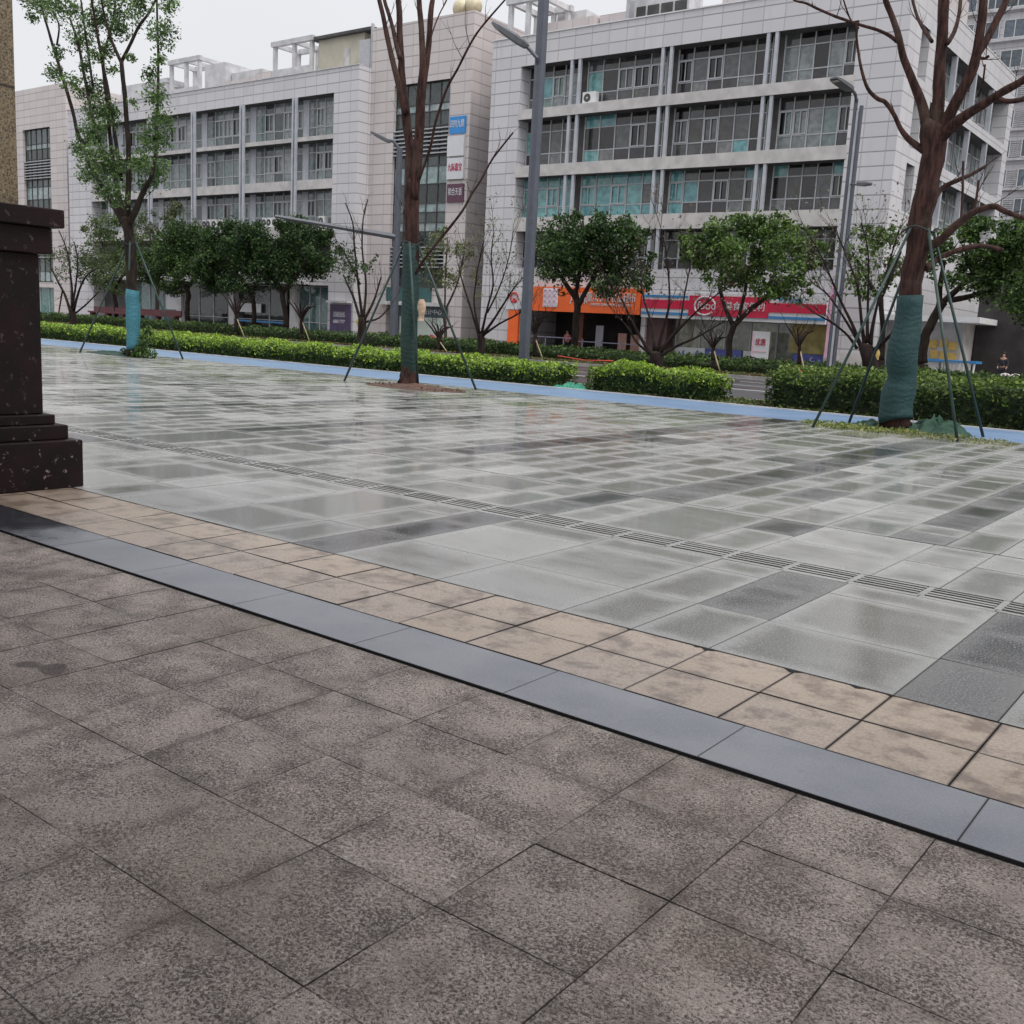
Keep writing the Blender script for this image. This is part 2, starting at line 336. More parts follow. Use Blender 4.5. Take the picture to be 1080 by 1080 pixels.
stone=t.mix(kind,t.mix(tone,(.38,.382,.37),(.46,.46,.45)),t.mix(tone,(.165,.165,.165),(.215,.215,.217)))
wetc=t.mix(kind,t.mix(tone,(.205,.207,.188),(.27,.272,.25)),(.06,.061,.062))
c=t.mix(amt,stone,wetc); c=t.mix(t.rng(f,.50,.64,0,.5),c,(.55,.55,.53)); c=t.mix(t.rng(fs,.34,.5,.45,0),c,(.06,.06,.058))
c=t.mix(t.rng(n7,.55,.75,0,.3),c,(.15,.14,.12))
c=t.mix(t.rng(d,0,.007,.5,0),c,(.06,.06,.06)); t.base(c)
t.rough(t.rng(amt,0,1,.30,.13,False)); t.b.inputs['Specular IOR Level'].default_value=.65
t.put(t.b,'Coat Weight',t.rng(amt,.1,.9,.05,.42)); t.b.inputs['Coat Roughness'].default_value=.07; t.b.inputs['Coat IOR'].default_value=1.33
h=t.math('ADD',t.math('MULTIPLY',f,t.rng(amt,0,1,1.,.35,False)),t.math('MULTIPLY',lines,.3)); t.bump(h,.13,.004); MT['plaza']=t.m
t=NT('blue_cycle_lane'); P=t.pos(); n=t.noise(.9,5,P); f=t.noise(45,3,P)
c=t.mix(t.rng(n,.3,.7),(.12,.20,.33),(.16,.25,.38)); c=t.mix(t.rng(f,.5,.8,0,.25),c,(.3,.4,.55)); t.base(c); t.rough(.42); t.bump(f,.3,.01); MT['blue']=t.m
t=NT('wet_asphalt'); P=t.pos(); n=t.noise(.4,5,P); f=t.noise(50,3,P)
t.base(t.mix(t.rng(f,.3,.7),(.045,.047,.052),(.085,.087,.09))); t.rough(t.rng(n,.35,.65,.16,.4)); t.bump(f,.25,.01); MT['asphalt']=t.m
L=[]
x=-1.14
for k in range(-60,26):
    for j in range(-26,1):
        x0=-.6865+k*.4517; y1=3.203+j*.4467
        if x0<-26 or x0>10: continue
        L.append((x0,x0+.4517,y1-.4467,y1,random.random(),0))
slabs('foreground_paving',L,MT['fg'],.0009,.0011)
sheet('joint_grit',-30,12,-12,3.206,-.0045,simple('joint_grit_fill',(.05,.04,.034),.95,.6,3,bump=.5))
L=[(-.63+k*.905,-.63+(k+1)*.905,3.236,3.645,random.random(),0) for k in range(-28,12)]
slabs('paving_band',L,MT['band'],.0006,.0015)
L=[]
for k in range(-55,24):
    for j in range(2): L.append((-.765+k*.4465,-.765+(k+1)*.4465,3.65+j*.405,3.65+(j+1)*.405,random.random(),0))
slabs('tan_paving',L,MT['tan'],.0014,.003)
# plaza ashlar: columns across x, rows of bands in y, joints every 5.44 m
cols=[]; x=-.765
pat=[.445,.90,.43,.45,.90,.37,.45]          # leftwards, dark columns flagged
def column_breaks(pats,x,lo):
    out=[];k=0
    while x>lo:
        w_=pats[k%len(pats)]; out.append((x-w_,x)); x-=w_; k+=1
    return out
ZB=[(4.468,6.45,[.43,.90,.445,.45,.90,.90,.42,.45,.90,.88],-.78),(6.80,8.34,[.43,.43,.445,.90,.45,.90,.42,.43,.47,.9,.45,.45],-.78),
    (8.36,13.78,[.43,.45,.40,.44,.55,.50,.45,.40,.53,.60,.45],-.74),(13.80,19.72,[.45,.62,.45,.9,.45,.40],-.74)]
DARK=[(4.4,6.5,-2.53,-2.08),(6.7,8.4,-2.5,-2.03),(4.4,6.5,-5.13,-4.66),(6.7,8.4,-5.02,-4.6),(8.3,13.8,-2.46,-2.03),(8.3,13.8,-4.93,-4.41),(13.8,19.7,-4.95,-4.3),(4.4,6.5,-1.21,-.76),(4.4,6.5,-8.2,-7.75),(8.3,13.8,-8.1,-7.6),(13.8,19.7,-8.1,-7.6),(8.3,13.8,-11.3,-10.8),(6.7,8.4,-8.1,-7.7),(4.4,6.5,-11.3,-10.9),(13.8,19.7,-14.4,-13.9),(8.3,13.8,-14.4,-13.9)]
L=[]
for (ya,yb,ps,xs) in ZB:
    right=[]; x=xs; k=0
    while x<12: w_=random.choice([.45,.9,.45]); right.append((x,x+w_)); x+=w_
    for (a,b) in column_breaks(ps,xs,-48)+right:
        mid=(a+b)/2; isd=any(y0<ya+.1<y1 and x0<mid<x1 for y0,y1,x0,x1 in DARK)
        y=ya
        while y<yb-.05:
            h_=random.choice([.72,.9,.9,1.35] if b-a>.6 else [.45,.72,.9,.9]); 
            if ya<5 and y==ya: h_=random.choice([.72,.74])
            if yb-(y+h_)<.3: h_=yb-y
            kd=1 if isd and random.random()<.93 else 0
            if not isd and b-a<.6 and random.random()<.035: kd=1
            tn=random.random(); 
            L.append((a,b,y,y+h_,tn,kd)); y+=h_
L2=[s for s in L]
for k in range(-50,14):                       # the strip that carries the tactile grooves
    x0=-.78+k*.45
    L2.append((x0,x0+.45,6.452,6.515,.6,0)); 
    for j in range(4): 
        y0=6.545+j*.066; L2.append((x0+.02,x0+.43,y0,y0+.036,.8,0))
slabs('plaza_paving',L2,MT['plaza'],.0007,.0022)
m=MB(); m.box(-48,12,6.515,6.80,-.011,-.0105); struct(m.build('tactile_strip_bed',MT['joint']))
m=MB()
for k in range(-50,14):
    x0=-.78+k*.45; m.box(x0-.02,x0+.02,6.522,6.797,-.0104,-.0012,(.3,.3,.3))
struct(m.build('tactile_strip_bridge',simple('pale_granite_strip',(.3,.3,.295),.4,.1,8)))
for nm,(a,b,c,d) in {'expansion_joint':(-48,12,8.341,8.359),'expansion_joint_far':(-48,12,13.781,13.799)}.items():
    pass
m=MB()
for (x,y,w_) in ((665,664,.035),(747,686,.055),(735,682,.03),(835,709,.06),(905,725,.045),(940,734,.03),(620,652,.02),(527,628,.02),(440,606,.03),(230,553,.025),(160,537,.03)):
    c_=gnd(x,y); m.v+=[(c_.x-w_,4.462,.0022),(c_.x-w_*.1,4.462-w_*.75,.0022),(c_.x+w_*.35,4.461-w_*.5,.0022),(c_.x+w_,4.463,.0022)]; i_=len(m.v)-4; m.f.append((i_,i_+1,i_+2,i_+3)); m.c.append((1,1,1)); m.uv.append(None)
struct(m.build('chipped_edges',MT['joint']))
m=MB(); m.box(-120,40,19.73,22.55,-.24,.001); struct(m.build('cycle_lane',MT['blue']))
m=MB(); m.box(-120,40,22.55,22.65,-.24,.03); m.box(-120,40,25.15,25.3,-.24,.03); struct(m.build('kerb',MT['offwhite']))
m=MB(); m.box(-120,40,22.65,25.15,-.24,-.005); struct(m.build('planting_bed',simple('bed_soil',(.09,.075,.05),.95,.4,5,bump=.7)))
m=MB(); m.box(-200,120,25.3,42.6,-.245,-.1); struct(m.build('road',MT['asphalt']))
m=MB()
for yy in (28.9,35.4,38.7):
    for k in range(-30,14): m.box(k*6,k*6+3,yy,yy+.14,-.096,-.092)
m.box(-200,120,32.,32.12,-.096,-.092); m.box(-200,120,32.3,32.42,-.096,-.092); m.box(-200,120,41.9,42.03,-.096,-.092); m.box(-200,120,25.7,25.84,-.096,-.092)
struct(m.build('road_marking',simple('road_paint',(.5,.5,.5),.5,.2,3)))
m=MB(); m.box(-200,120,42.6,42.75,-.24,.02); struct(m.build('far_kerb',simple('far_kerb_stone',(.26,.25,.24),.6,.2,2)))
m=MB(); m.box(-200,120,42.75,46.6,-.24,.0); struct(m.build('far_planting_bed',MT['soil']))
m=MB(); m.box(-200,120,46.6,75,-.24,.004); struct(m.build('far_pavement',simple('far_paving',(.27,.24,.22),.35,.2,2)))
# ------------------------------------------------------------------ buildings
def facade(P,u0,u1,v0,v1,holes,depth,side_mat='panel',col=(1,1,1)):
    """wall skin on plane P(u,v,w) with rectangular holes [(a,b,c,d,depth)]; returns MB wall"""
    m=MB(); us=sorted({u0,u1}|{h[0] for h in holes}|{h[1] for h in holes}); vs=sorted({v0,v1}|{h[2] for h in holes}|{h[3] for h in holes})
    for i in range(len(us)-1):
        for j in range(len(vs)-1):
            cu_,cv=(us[i]+us[i+1])/2,(vs[j]+vs[j+1])/2
            if any(h[0]<cu_<h[1] and h[2]<cv<h[3] for h in holes): continue
            a,b,c,d=us[i],us[i+1],vs[j],vs[j+1]
            m.quad([P(a,c,0),P(b,c,0),P(b,d,0),P(a,d,0)],col,[(a,c),(b,c),(b,d),(a,d)])
    for h in holes:
        a,b,c,d,w_=h
        m.quad([P(a,c,0),P(a,d,0),P(a,d,w_),P(a,c,w_)],col,[(0,c),(0,d),(w_,d),(w_,c)]); m.quad([P(b,c,0),P(b,c,w_),P(b,d,w_),P(b,d,0)],col,[(0,c),(w_,c),(w_,d),(0,d)])
        m.quad([P(a,c,0),P(a,c,w_),P(b,c,w_),P(b,c,0)],col,[(a,0),(a,w_),(b,w_),(b,0)])
    return m
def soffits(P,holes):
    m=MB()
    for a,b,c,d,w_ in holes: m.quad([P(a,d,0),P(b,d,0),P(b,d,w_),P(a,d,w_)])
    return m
def pbox(m,P,a,b,c,d,w0,w1,col=(1,1,1)):
    q=[P(a,c,w0),P(b,c,w0),P(b,d,w0),P(a,d,w0),P(a,c,w1),P(b,c,w1),P(b,d,w1),P(a,d,w1)]; i=len(m.v); m.v+=[tuple(x) for x in q]
    for f in ((0,1,2,3),(5,4,7,6),(4,0,3,7),(1,5,6,2),(3,2,6,7),(4,5,1,0)): m.f.append(tuple(i+k for k in f)); m.c.append(col); m.uv.append(None)
G_DARK=[(.018,.015,.016),(.03,.027,.028),(.05,.05,.05),(.075,.073,.07),(.12,.125,.125)]
G_GREEN=[(.08,.10,.105),(.16,.195,.20),(.24,.28,.285),(.33,.365,.37)]
G_TEAL=[(.14,.36,.39),(.17,.42,.44),(.20,.44,.44)]
G_CURT=[(.26,.29,.29),(.20,.26,.25)]
def window(P,a,b,c,d,w_,n,parent,mode,seed,curt=0.,teal=0.):
    """grid of panes with mullions, casement frames and transoms at depth w_"""
    rnd=random.Random(seed); fr=MB(); gl=MB(); H=d-c; t1=c+H*.29; t2=c+H*.76
    W=(b-a)/n; th=.045
    if H<1.6: t2=d-.02
    for k in range(n+1):
        x=a+k*W; pbox(fr,P,x-th*.7,x+th*.7,c,d,w_-.06,w_+.05)
    pbox(fr,P,a,b,c,c+.07,w_-.055,w_+.05); pbox(fr,P,a,b,t1-.03,t1+.03,w_-.045,w_+.04); 
    if H>=1.6: pbox(fr,P,a,b,t2-.03,t2+.03,w_-.045,w_+.04)
    run=rnd.random()
    for k in range(n):
        x0,x1=a+k*W+th,a+(k+1)*W-th
        z0s=[(c+.07,t1-.03,0),(t1+.03,t2-.03,1)]+([(t2+.03,d,2)] if H>=1.6 else [])
        if rnd.random()<.5: run=rnd.random()
        iscurt=run<curt; pal=G_DARK if mode=='dark' else G_GREEN
        for (p,q,lvl) in z0s:
            cc=rnd.choice(pal)
            if iscurt and lvl<2: cc=rnd.choice(G_CURT)
            if rnd.random()<teal: cc=rnd.choice(G_TEAL)
            if teal>.4 and lvl==2: cc=rnd.choice(G_TEAL)
            if lvl==0 and cc in G_DARK: cc=tuple(v*1.6+.012 for v in cc)
            gl.quad([P(x0,p,w_),P(x1,p,w_),P(x1,q,w_),P(x0,q,w_)],cc)
        if rnd.random()<.45:                    # casement pair with its own thicker frame
            for s in (x0,(x0+x1)/2-.03,x1-.06): pbox(fr,P,s,s+.06,t1+.03,t2-.03,w_-.09,w_-.065)
            pbox(fr,P,x0+.061,x1-.061,t1+.032,t1+.10,w_-.088,w_-.066); pbox(fr,P,x0+.061,x1-.061,t2-.10,t2-.032,w_-.088,w_-.066)
            if rnd.random()<.35:                # one leaf slid open: black gap
                gl.quad([P(x0+.06,t1+.1,w_-.01),P((x0+x1)/2-.03,t1+.1,w_-.01),P((x0+x1)/2-.03,t2-.1,w_-.01),P(x0+.06,t2-.1,w_-.01)],(.006,.006,.006))
    f=fr.build('window',MT['alu'],parent); g=gl.build('pane',MT['glass'],f); return f
def glasswall(P,a,b,c,d,w_,n,rows,parent,cols,name='shop_window',seed=1,mat='alu',th=.04):
    rnd=random.Random(seed); fr=MB(); gl=MB(); W=(b-a)/n
    for k in range(n+1): pbox(fr,P,a+k*W-th,a+k*W+th,c,d,w_-.06,w_+.04)
    zs=[c+(d-c)*r for r in rows]
    for z in zs: pbox(fr,P,a,b,z-th*.7,z+th*.7,w_-.05,w_+.035)
    for k in range(n):
        for i in range(len(zs)-1):
            gl.quad([P(a+k*W+th,zs[i],w_),P(a+(k+1)*W-th,zs[i],w_),P(a+(k+1)*W-th,zs[i+1],w_),P(a+k*W+th,zs[i+1],w_)],rnd.choice(cols))
    f=fr.build(name,MT[mat],parent); gl.build('pane',MT['glass'],f); return f
ROWS=[(14.99,17.56),(11.62,14.40),(8.47,10.93)]
# ---- A: the long grey office block with the shops
PA=lambda u,v,w_:(u,53+w_,v)
bA=thing('office_building','right grey stone office block over the orange shop and the striped convenience store','building',(-30.5,53,0))
XA0,XA1,ZA=-43.5,-17.5,19.3; YE=75.2
holesA=[(-41.17,-20.03,a,b,.95) for a,b in ROWS]+[(-40.9,-20.03,5.35,7.62,.9),(-40.2,-31.25,.0,2.75,4.0),(-30.95,-20.0,.0,2.75,1.2)]
m=facade(PA,XA0,XA1,0,ZA,holesA,1)
# left side, back and roof
m.quad([(XA0,53,0),(XA0,53,ZA),(XA0,YE,ZA),(XA0,YE,0)]); m.quad([(XA0,YE,0),(XA0,YE,ZA),(XA1,YE,ZA),(XA1,YE,0)])
m.box(XA0+.3,XA1-.3,53.3,YE-.3,18.2,18.3)
m.build('wall',MT['panel'],bA)
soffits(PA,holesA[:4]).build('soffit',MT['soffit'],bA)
m=MB()
for c,d in ((14.40,14.99),(10.93,11.62),(7.62,8.47)): m.box(-41.25,-19.95,52.965,52.999,c,d)
m.build('spandrel',MT['spandrel'],bA)
m=MB(); m.box(XA0,XA1+.02,52.93,53.35,ZA,ZA+.06); m.box(XA1-.3,XA1+.03,53.35,YE,ZA,ZA+.06); m.build('parapet_cap',MT['white'],bA)
BAYS=[(-41.1,-37.45,4),(-36.7,-31.27,5),(-30.55,-24.9,6),(-24.2,-20.1,5)]
for r,(c,d) in enumerate(ROWS):
    for i,(a,b,n) in enumerate(BAYS):
        if r==2: window(PA,a,b,c,d,.9,n,bA,'dark',r*10+i+3,.1,(.85,.85,.35,.1)[i])
        else: window(PA,a,b,c,d,.9,n,bA,'dark',r*10+i+5,(.5 if i==0 or i==3 else .12) if r==0 else .3,(.04 if r else .02))
for i,(a,b,n) in enumerate(BAYS): window(PA,a,b,5.4,7.6,.85,n,bA,'dark',70+i,.05)
# shadow gaps between bays: dark glass strips
for r,(c,d) in enumerate(ROWS+[(5.4,7.6)]):
    for x0,x1 in ((-37.44,-36.71),(-31.26,-30.56),(-24.89,-24.21)): m=MB(); m.box(x0+.02,x1-.02,53.84,53.9,c,d); m.build('infill_panel',MT['soffit'],bA)
for r,(c,d) in enumerate(ROWS+[(5.35,7.62)]):
    for x in (-37.38,-36.80,-31.16,-30.62,-24.84,-24.36): 
        m=MB(); m.box(x-.09,x+.09,53.02,53.2,c,d); m.build('column',MT['column'],bA)
# orange shop
m=MB(); 
for x in (-41.1,-40.2+.02): pass
m.box(-41.05,-40.22,52.82,52.998,0,2.7); m.build('orange_pillar_cladding',MT['orange'],bA)
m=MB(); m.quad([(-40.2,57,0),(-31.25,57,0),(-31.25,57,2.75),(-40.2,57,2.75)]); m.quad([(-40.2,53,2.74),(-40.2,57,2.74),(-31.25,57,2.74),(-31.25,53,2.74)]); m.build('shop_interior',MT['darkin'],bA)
m=MB(); m.box(-40.19,-31.26,53.01,57,.01,.03); m.build('shop_floor',simple('shop_floor',(.18,.08,.06),.3,.2,2),bA)
s=MB(); s.box(-39.15,-31.1,52.45,52.96,2.72,4.2); sg=s.build('shop_sign',MT['orange'],bA); sg['label']='orange shop sign board with white characters and a pale emblem square'
def emblem(x0,x1,z0,z1,y,par):
    m=MB(); m.box(x0,x1,y-.04,y,z0,z1); e=m.build('emblem',MT['white_sign'],par)
    rr=random.Random(5); m=MB(); W=(x1-x0)
    for k in range(9):
        cx=x0+W*(.18+.32*(k%3)); cz=z0+(z1-z0)*(.2+.3*(k//3)); r=W*.13
        pts=[(cx+r*math.cos(a)*(1 if a<4 else .6),y-.055,cz+r*math.sin(a)) for a in np.linspace(0,5.2,9)]
        m.tube(pts,.028,5)
    m.build('emblem_print',MT['pink'],par); return e
emblem(-38.05,-36.95,2.98,4.12,52.44,sg)
text('重庆农家食品超市',.62,(-33.1,52.43,3.62),MT['white_sign'],'sign_lettering',sg,3.4)
text('CHONG QING NONG JIA SHI PIN',.2,(-33.1,52.43,3.22),MT['white_sign'],'sign_lettering',sg,2.9)
text('川味',.75,(-35.4,52.43,3.5),MT['white_sign'],'sign_lettering',sg,1.3)
m=MB(); m.box(-41.3,-39.17,52.8,52.96,2.75,4.15); e=m.build('side_sign',MT['white_sign'],bA); e['label']='white side sign with a small red emblem'
m=MB(); m.tube([(-40.6+.28*math.cos(a),52.77,3.5+.3*math.sin(a)) for a in np.linspace(0,5.6,12)],.06,6); m.box(-40.7,-40.5,52.74,52.79,3.3,3.45); m.build('side_sign_print',MT['red'],e)
for x,wd,mt,h in ((-35.15,.55,'white_sign',1.75),(-33.5,.6,'pink',1.35),(-32.6,.75,'pink',1.3),(-31.7,.3,'white_sign',1.1)):
    m=MB(); m.box(x,x+wd,54.2,54.26,.25,.25+h); m.build('door_leaf',simple('door_leaf_tint',(.33,.33,.4) if mt=='white_sign' else (.42,.24,.19),.5,.1,3),bA)
m=MB()
for x in np.linspace(-39.9,-31.4,7): m.box(x-.03,x+.03,53.5,53.56,0,1.15)
m.box(-39.9,-36,53.5,53.54,1.1,1.16); m.box(-36,-31.4,53.5,53.54,.95,1.0); m.build('shop_rail',simple('rail_metal',(.25,.26,.35),.4,.1,3),bA)
m=MB(); m.box(-37.2,-36.4,54.6,54.9,0,2.7); m.build('brown_inner_post',simple('brown_post',(.16,.06,.04),.6,.2,3),bA)
# convenience store
s=MB(); s.box(-31.0,-19.95,52.5,52.96,2.6,4.02); sg=s.build('store_sign',MT['white_sign'],bA); sg['label']='store sign striped white, blue and red'
m=MB(); m.box(-31.0,-19.95,52.47,52.498,3.12,3.62); m.build('sign_stripe',MT['stripe_red'],sg)
m=MB(); m.box(-31.0,-19.95,52.47,52.498,2.78,2.93); m.box(-31.0,-28.0,52.47,52.498,3.76,3.88); m.build('sign_stripe',MT['stripe_blue'],sg)
m=MB(); m.box(-27.9,-23.1,52.44,52.468,2.8,3.9); m.build('sign_panel',MT['stripe_red'],sg)
m=MB(); m.tube([(-26.9+.62*math.cos(a),52.42,3.35+.5*math.sin(a)) for a in np.linspace(.2,5.6,20)],.05,6); m.build('sign_ring',MT['white_sign'],sg)
text('food',.62,(-26.8,52.42,3.35),MT['white_sign'],'sign_lettering',sg,1.1)
text('美食家便利',.5,(-24.5,52.42,3.35),MT['white_sign'],'sign_lettering',sg,2.3)
text('Fresh',.42,(-21.9,52.46,3.8),MT['stripe_blue'],'sign_lettering',sg,1.3)
glasswall(PA,-30.95,-20.0,0,2.75,1.0,7,(0,.12,.99),bA,[(.26,.28,.24),(.33,.35,.31),(.18,.19,.17),(.36,.37,.30)],seed=4)
m=MB(); m.box(-30.94,-29.6,53.2,53.9,.02,2.7); m.build('brown_shop_partition',simple('shop_partition',(.10,.05,.05),.6,.2,2),bA)
k=0
for x0,x1,mt in ((-29.3,-27.4,'white_sign'),(-27.35,-25.1,'decal_blue'),(-25.0,-23.5,'white_sign'),(-22.1,-20.2,'decal_blue')):
    m=MB(); m.box(x0,x1,53.88,53.93,.12,1.0); d_=m.build('window_decal',MT[mt],bA)
    m=MB(); rr=random.Random(k)
    for q in range(7):
        cx=x0+.2+(x1-x0-.4)*rr.random(); cz=.3+.5*rr.random(); m.tube([(cx+.14*math.cos(a),53.865,cz+.12*math.sin(a)) for a in np.linspace(rr.random()*3,rr.random()*3+3.5,7)],.035,5)
    m.build('decal_print',MT['stripe_blue' if mt=='white_sign' else 'white_sign'],d_); k+=1
m=MB(); m.box(-22.3,-20.3,53.86,53.9,1.05,2.6); m.build('yellow_shop_blind',simple('yellow_blind',(.36,.30,.12),.7,.3,2),bA)
m=MB(); m.box(-24.0,-23.0,52.7,52.76,.1,2.1); d_=m.build('poster_stand',MT['white_sign'],bA); m=MB(); m.box(-23.9,-23.1,52.67,52.698,.15,.55); m.box(-23.9,-23.1,52.67,52.698,1.0,1.04); m.box(-23.98,-23.9,52.67,52.698,.55,2.0); m.build('poster_print',MT['pink'],d_); text('优惠',.4,(-23.5,52.68,1.5),MT['crimson'],'poster_lettering',d_,.6)
m=MB(); m.box(-19.9,-19.55,52.7,52.97,.9,4.6); d_=m.build('blade_sign',MT['pink'],bA); text('便',.3,(-19.72,52.69,4.0),MT['red'],'sign_lettering',d_)
m=MB(); m.box(-20.0,-17.6,52.9,52.97,.0,1.2,(1,1,1)); m.build('stone_skirting',MT['spandrel'],bA)
# right side facing +X
PS=lambda u,v,w_:(XA1-w_,u,v)
holesS=[]
for c,d in ROWS: holesS+= [(54.95,56.3,c+.1,d,.9),(57.6,74.0,c,d,.95)]
holesS+=[(60.5,72,0.0,3.4,2.5)]
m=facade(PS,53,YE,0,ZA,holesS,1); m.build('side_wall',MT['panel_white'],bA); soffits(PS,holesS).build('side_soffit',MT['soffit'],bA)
for r,(c,d) in enumerate(ROWS):
    window(PS,54.97,56.28,c+.1,d,.8,1,bA,'green',90+r,.2)
    for i,(a,b) in enumerate(((57.65,61.4),(61.9,65.6),(66.1,69.8),(70.3,73.95))): 
        window(PS,a,b,c,d,.9,4,bA,'green',100+r*5+i,.5)
    for y in (61.65,65.85,70.05): 
        m=MB(); m.box(XA1-.3,XA1-.02,y-.12,y+.12,c,d); m.build('column',MT['column'],bA)
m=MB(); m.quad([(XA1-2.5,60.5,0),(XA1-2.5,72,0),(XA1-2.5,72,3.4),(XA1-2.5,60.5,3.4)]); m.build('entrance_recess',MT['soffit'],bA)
# rooftop pieces of A
m=MB()
m.box(-42.4,-38.0,56,60,18.3,20.9); m.box(-37.9,-33.8,56.5,61,18.3,21.0); m.box(-30.3,-18.5,58,66,18.3,21.6); m.build('roof_parapet_block',MT['panel_pink'],bA)
m=MB(); m.box(-34.6,-30.6,54.6,56.2,18.3,20.9); m.build('stair_house',MT['offwhite'],bA)
m=MB(); 
for x in (-34.2,-33.3,-32.4,-31.5): m.box(x,x+.75,54.55,54.6,19.75,20.45)
m.build('stair_house_window',MT['soffit'],bA)
m=MB(); m.box(-34.55,-34.35,54.2,54.4,18.3,22.6); m.box(-34.0,-33.9,54.2,54.3,18.3,24); m.build('roof_pipe',MT['alu'],bA)
def pergola(x0,x1,y0,y1,z0,z1,par,mat='offwhite',t_=.27,deck=None):
    m=MB()
    for x in (x0,(x0+x1)/2,x1-t_):
        for y in (y0,y1-t_): m.box(x,x+t_,y,y+t_,z0,z1)
    for y in (y0-.1,y1-t_): m.box(x0-.15,x1+.15,y,y+t_*1.3,z1+.002,z1+t_*1.3)
    for x in (x0,(x0+x1)/2,x1-t_): m.box(x,x+t_,y0+t_*1.3-.1+.002,y1-t_-.002,z1+.003,z1+t_*1.2)
    if deck: m.box(x0+t_,x1-t_,y0+.02,y0+.1,deck[0],deck[1])
    return m.build('roof_pergola',MT[mat],par)
pergola(-45.4+1.7,-40.9,54.6,57.6,18.3,21.9,bA); m=MB(); m.box(-42.2,-39.9,57.9,60.5,18.3,22.0); m.build('stair_house',MT['offwhite'],bA)
# glass link between A and B
m=MB(); m.box(-46.2,-43.5,57.0,57.2,0,17.5,(.04,.045,.05)); lk=m.build('glass_link',MT['glass'],bA)
m=MB()
for z in (3.4,6.8,10.4,13.8,17.2): m.box(-46.19,-43.51,56.85,56.998,z,z+.35)
m.build('link_band',MT['spandrel'],bA)
# ---- C: grey block on the left
PC=lambda u,v,w_:(u,53+w_,v)
bC=thing('office_building','left grey stone office block with rooftop pergolas, behind the dark evergreens','building',(-75,53,0))
CB=[(-61.8,-58.17,4),(-68.0,-62.4,5),(-74.3,-68.65,5),(-80.5,-74.95,5),(-86.6,-81.15,5),(-90.3,-87.3,3)]
holesC=[(-90.35,-58.12,a,b,1.0) for a,b in [(14.7,17.56),(11.62,14.40),(8.3,10.93)]]+[(-90.3,-58.3,0,3.95,1.2),(-90.35,-58.12,4.9,7.4,.9)]
m=facade(PC,-94.2,-55.58,0,19.2,holesC,1)
m.quad([(-55.58,53,0),(-55.58,68,0),(-55.58,68,19.2),(-55.58,53,19.2)]); m.quad([(-94.2,53,0),(-94.2,53,19.2),(-94.2,68,19.2),(-94.2,68,0)])
m.box(-93.9,-55.9,53.3,68,18.2,18.3); m.build('wall',MT['panel'],bC)
soffits(PC,holesC).build('soffit',MT['soffit'],bC)
m=MB()
for c,d in ((14.40,14.7),(10.93,11.62),(7.4,8.3)): m.box(-90.4,-58.05,52.965,52.999,c,d)
m.build('spandrel',MT['spandrel'],bC)
m=MB(); m.box(-94.2,-55.56,52.93,53.35,19.2,19.26); m.build('parapet_cap',MT['offwhite'],bC)
for r,(c,d) in enumerate([(14.7,17.56),(11.62,14.40),(8.3,10.93)]):
    for i,(a,b,n) in enumerate(CB): window(PC,a,b,c,d,.95,n,bC,'green',200+r*9+i,.45)
for (c,d) in [(14.7,17.56),(11.62,14.40),(8.3,10.93)]:
    for x0,x1 in ((-62.4,-61.8),(-68.65,-68.0),(-74.95,-74.3),(-81.15,-80.5),(-87.3,-86.6)): m=MB(); m.box(x0+.02,x1-.02,53.9,53.98,c,d); m.build('infill_panel',MT['column'],bC)
m=MB(); m.box(-90.3,-58.2,53.88,53.95,4.9,7.4); m.build('mezzanine_panel',MT['soffit'],bC)
for x in (-62.02,-62.35,-68.2,-68.55,-74.5,-74.85,-80.7,-81.05,-86.8,-87.15):
    m=MB(); m.box(x-.07,x+.07,52.78,52.955,7.4,17.56); m.build('column',MT['column'],bC)
m=MB(); m.box(-90.3,-58.3,54.12,54.18,0,3.95); m.build('shop_back_wall',MT['soffit'],bC)
for i,x in enumerate((-62.5,-70,-77.2,-84.4)):
    glasswall(PC,x+.35,x+(3.9 if i==0 else 6.3),0,3.9,.6,3,(0,.3,.99),bC,[(.10,.17,.17),(.13,.22,.22),(.17,.27,.27)] if i in(0,3) else [(.035,.04,.045),(.06,.075,.08),(.03,.03,.035)],seed=i)
    m=MB(); m.box(x-.3,x+.3,53.15,53.8,0,3.94); m.build('ground_floor_pier',MT['offwhite'],bC)
m=MB(); m.box(-91,-60.4,52.2,52.95,3.98,4.2); m.build('awning_edge',MT['offwhite'],bC)
m=MB(); m.box(-69.5,-66.5,53.35,53.4,1.7,2.4); m.build('white_notice',MT['white_sign'],bC)
m=MB(); m.box(-79.4,-76.9,53.4,53.45,1.6,2.9); m.build('white_notice',MT['white_sign'],bC)
m=MB(); m.box(-69.6,-63.0,53.1,53.16,.95,1.08); m.build('blue_shop_rail',MT['stripe_blue'],bC)
s=MB(); s.box(-57.9,-55.75,52.86,52.96,.55,2.6); pz=s.build('wall_poster',MT['purple'],bC); text('招租热线',.42,(-56.9,52.85,1.85),MT['white_sign'],'poster_lettering',pz,1.2); text('6868 7777',.36,(-56.9,52.85,1.35),MT['white_sign'],'poster_lettering',pz,1.2)
m=MB(); m.box(-58.0,-55.7,52.5,52.97,2.72,2.86); m.build('poster_canopy',MT['offwhite'],bC)
pergola(-80.5,-76.3,54.6,57.2,18.3,22.1,bC,deck=(19.6,20.1)); pergola(-66.9,-62.4,54.6,57.2,18.3,22.0,bC,deck=(19.7,20.3))
m=MB(); m.box(-76.1,-73.3,55,58,18.3,21.7); m.box(-73.2,-69.3,55.5,59,18.3,20.9); m.build('stair_house',MT['offwhite'],bC)
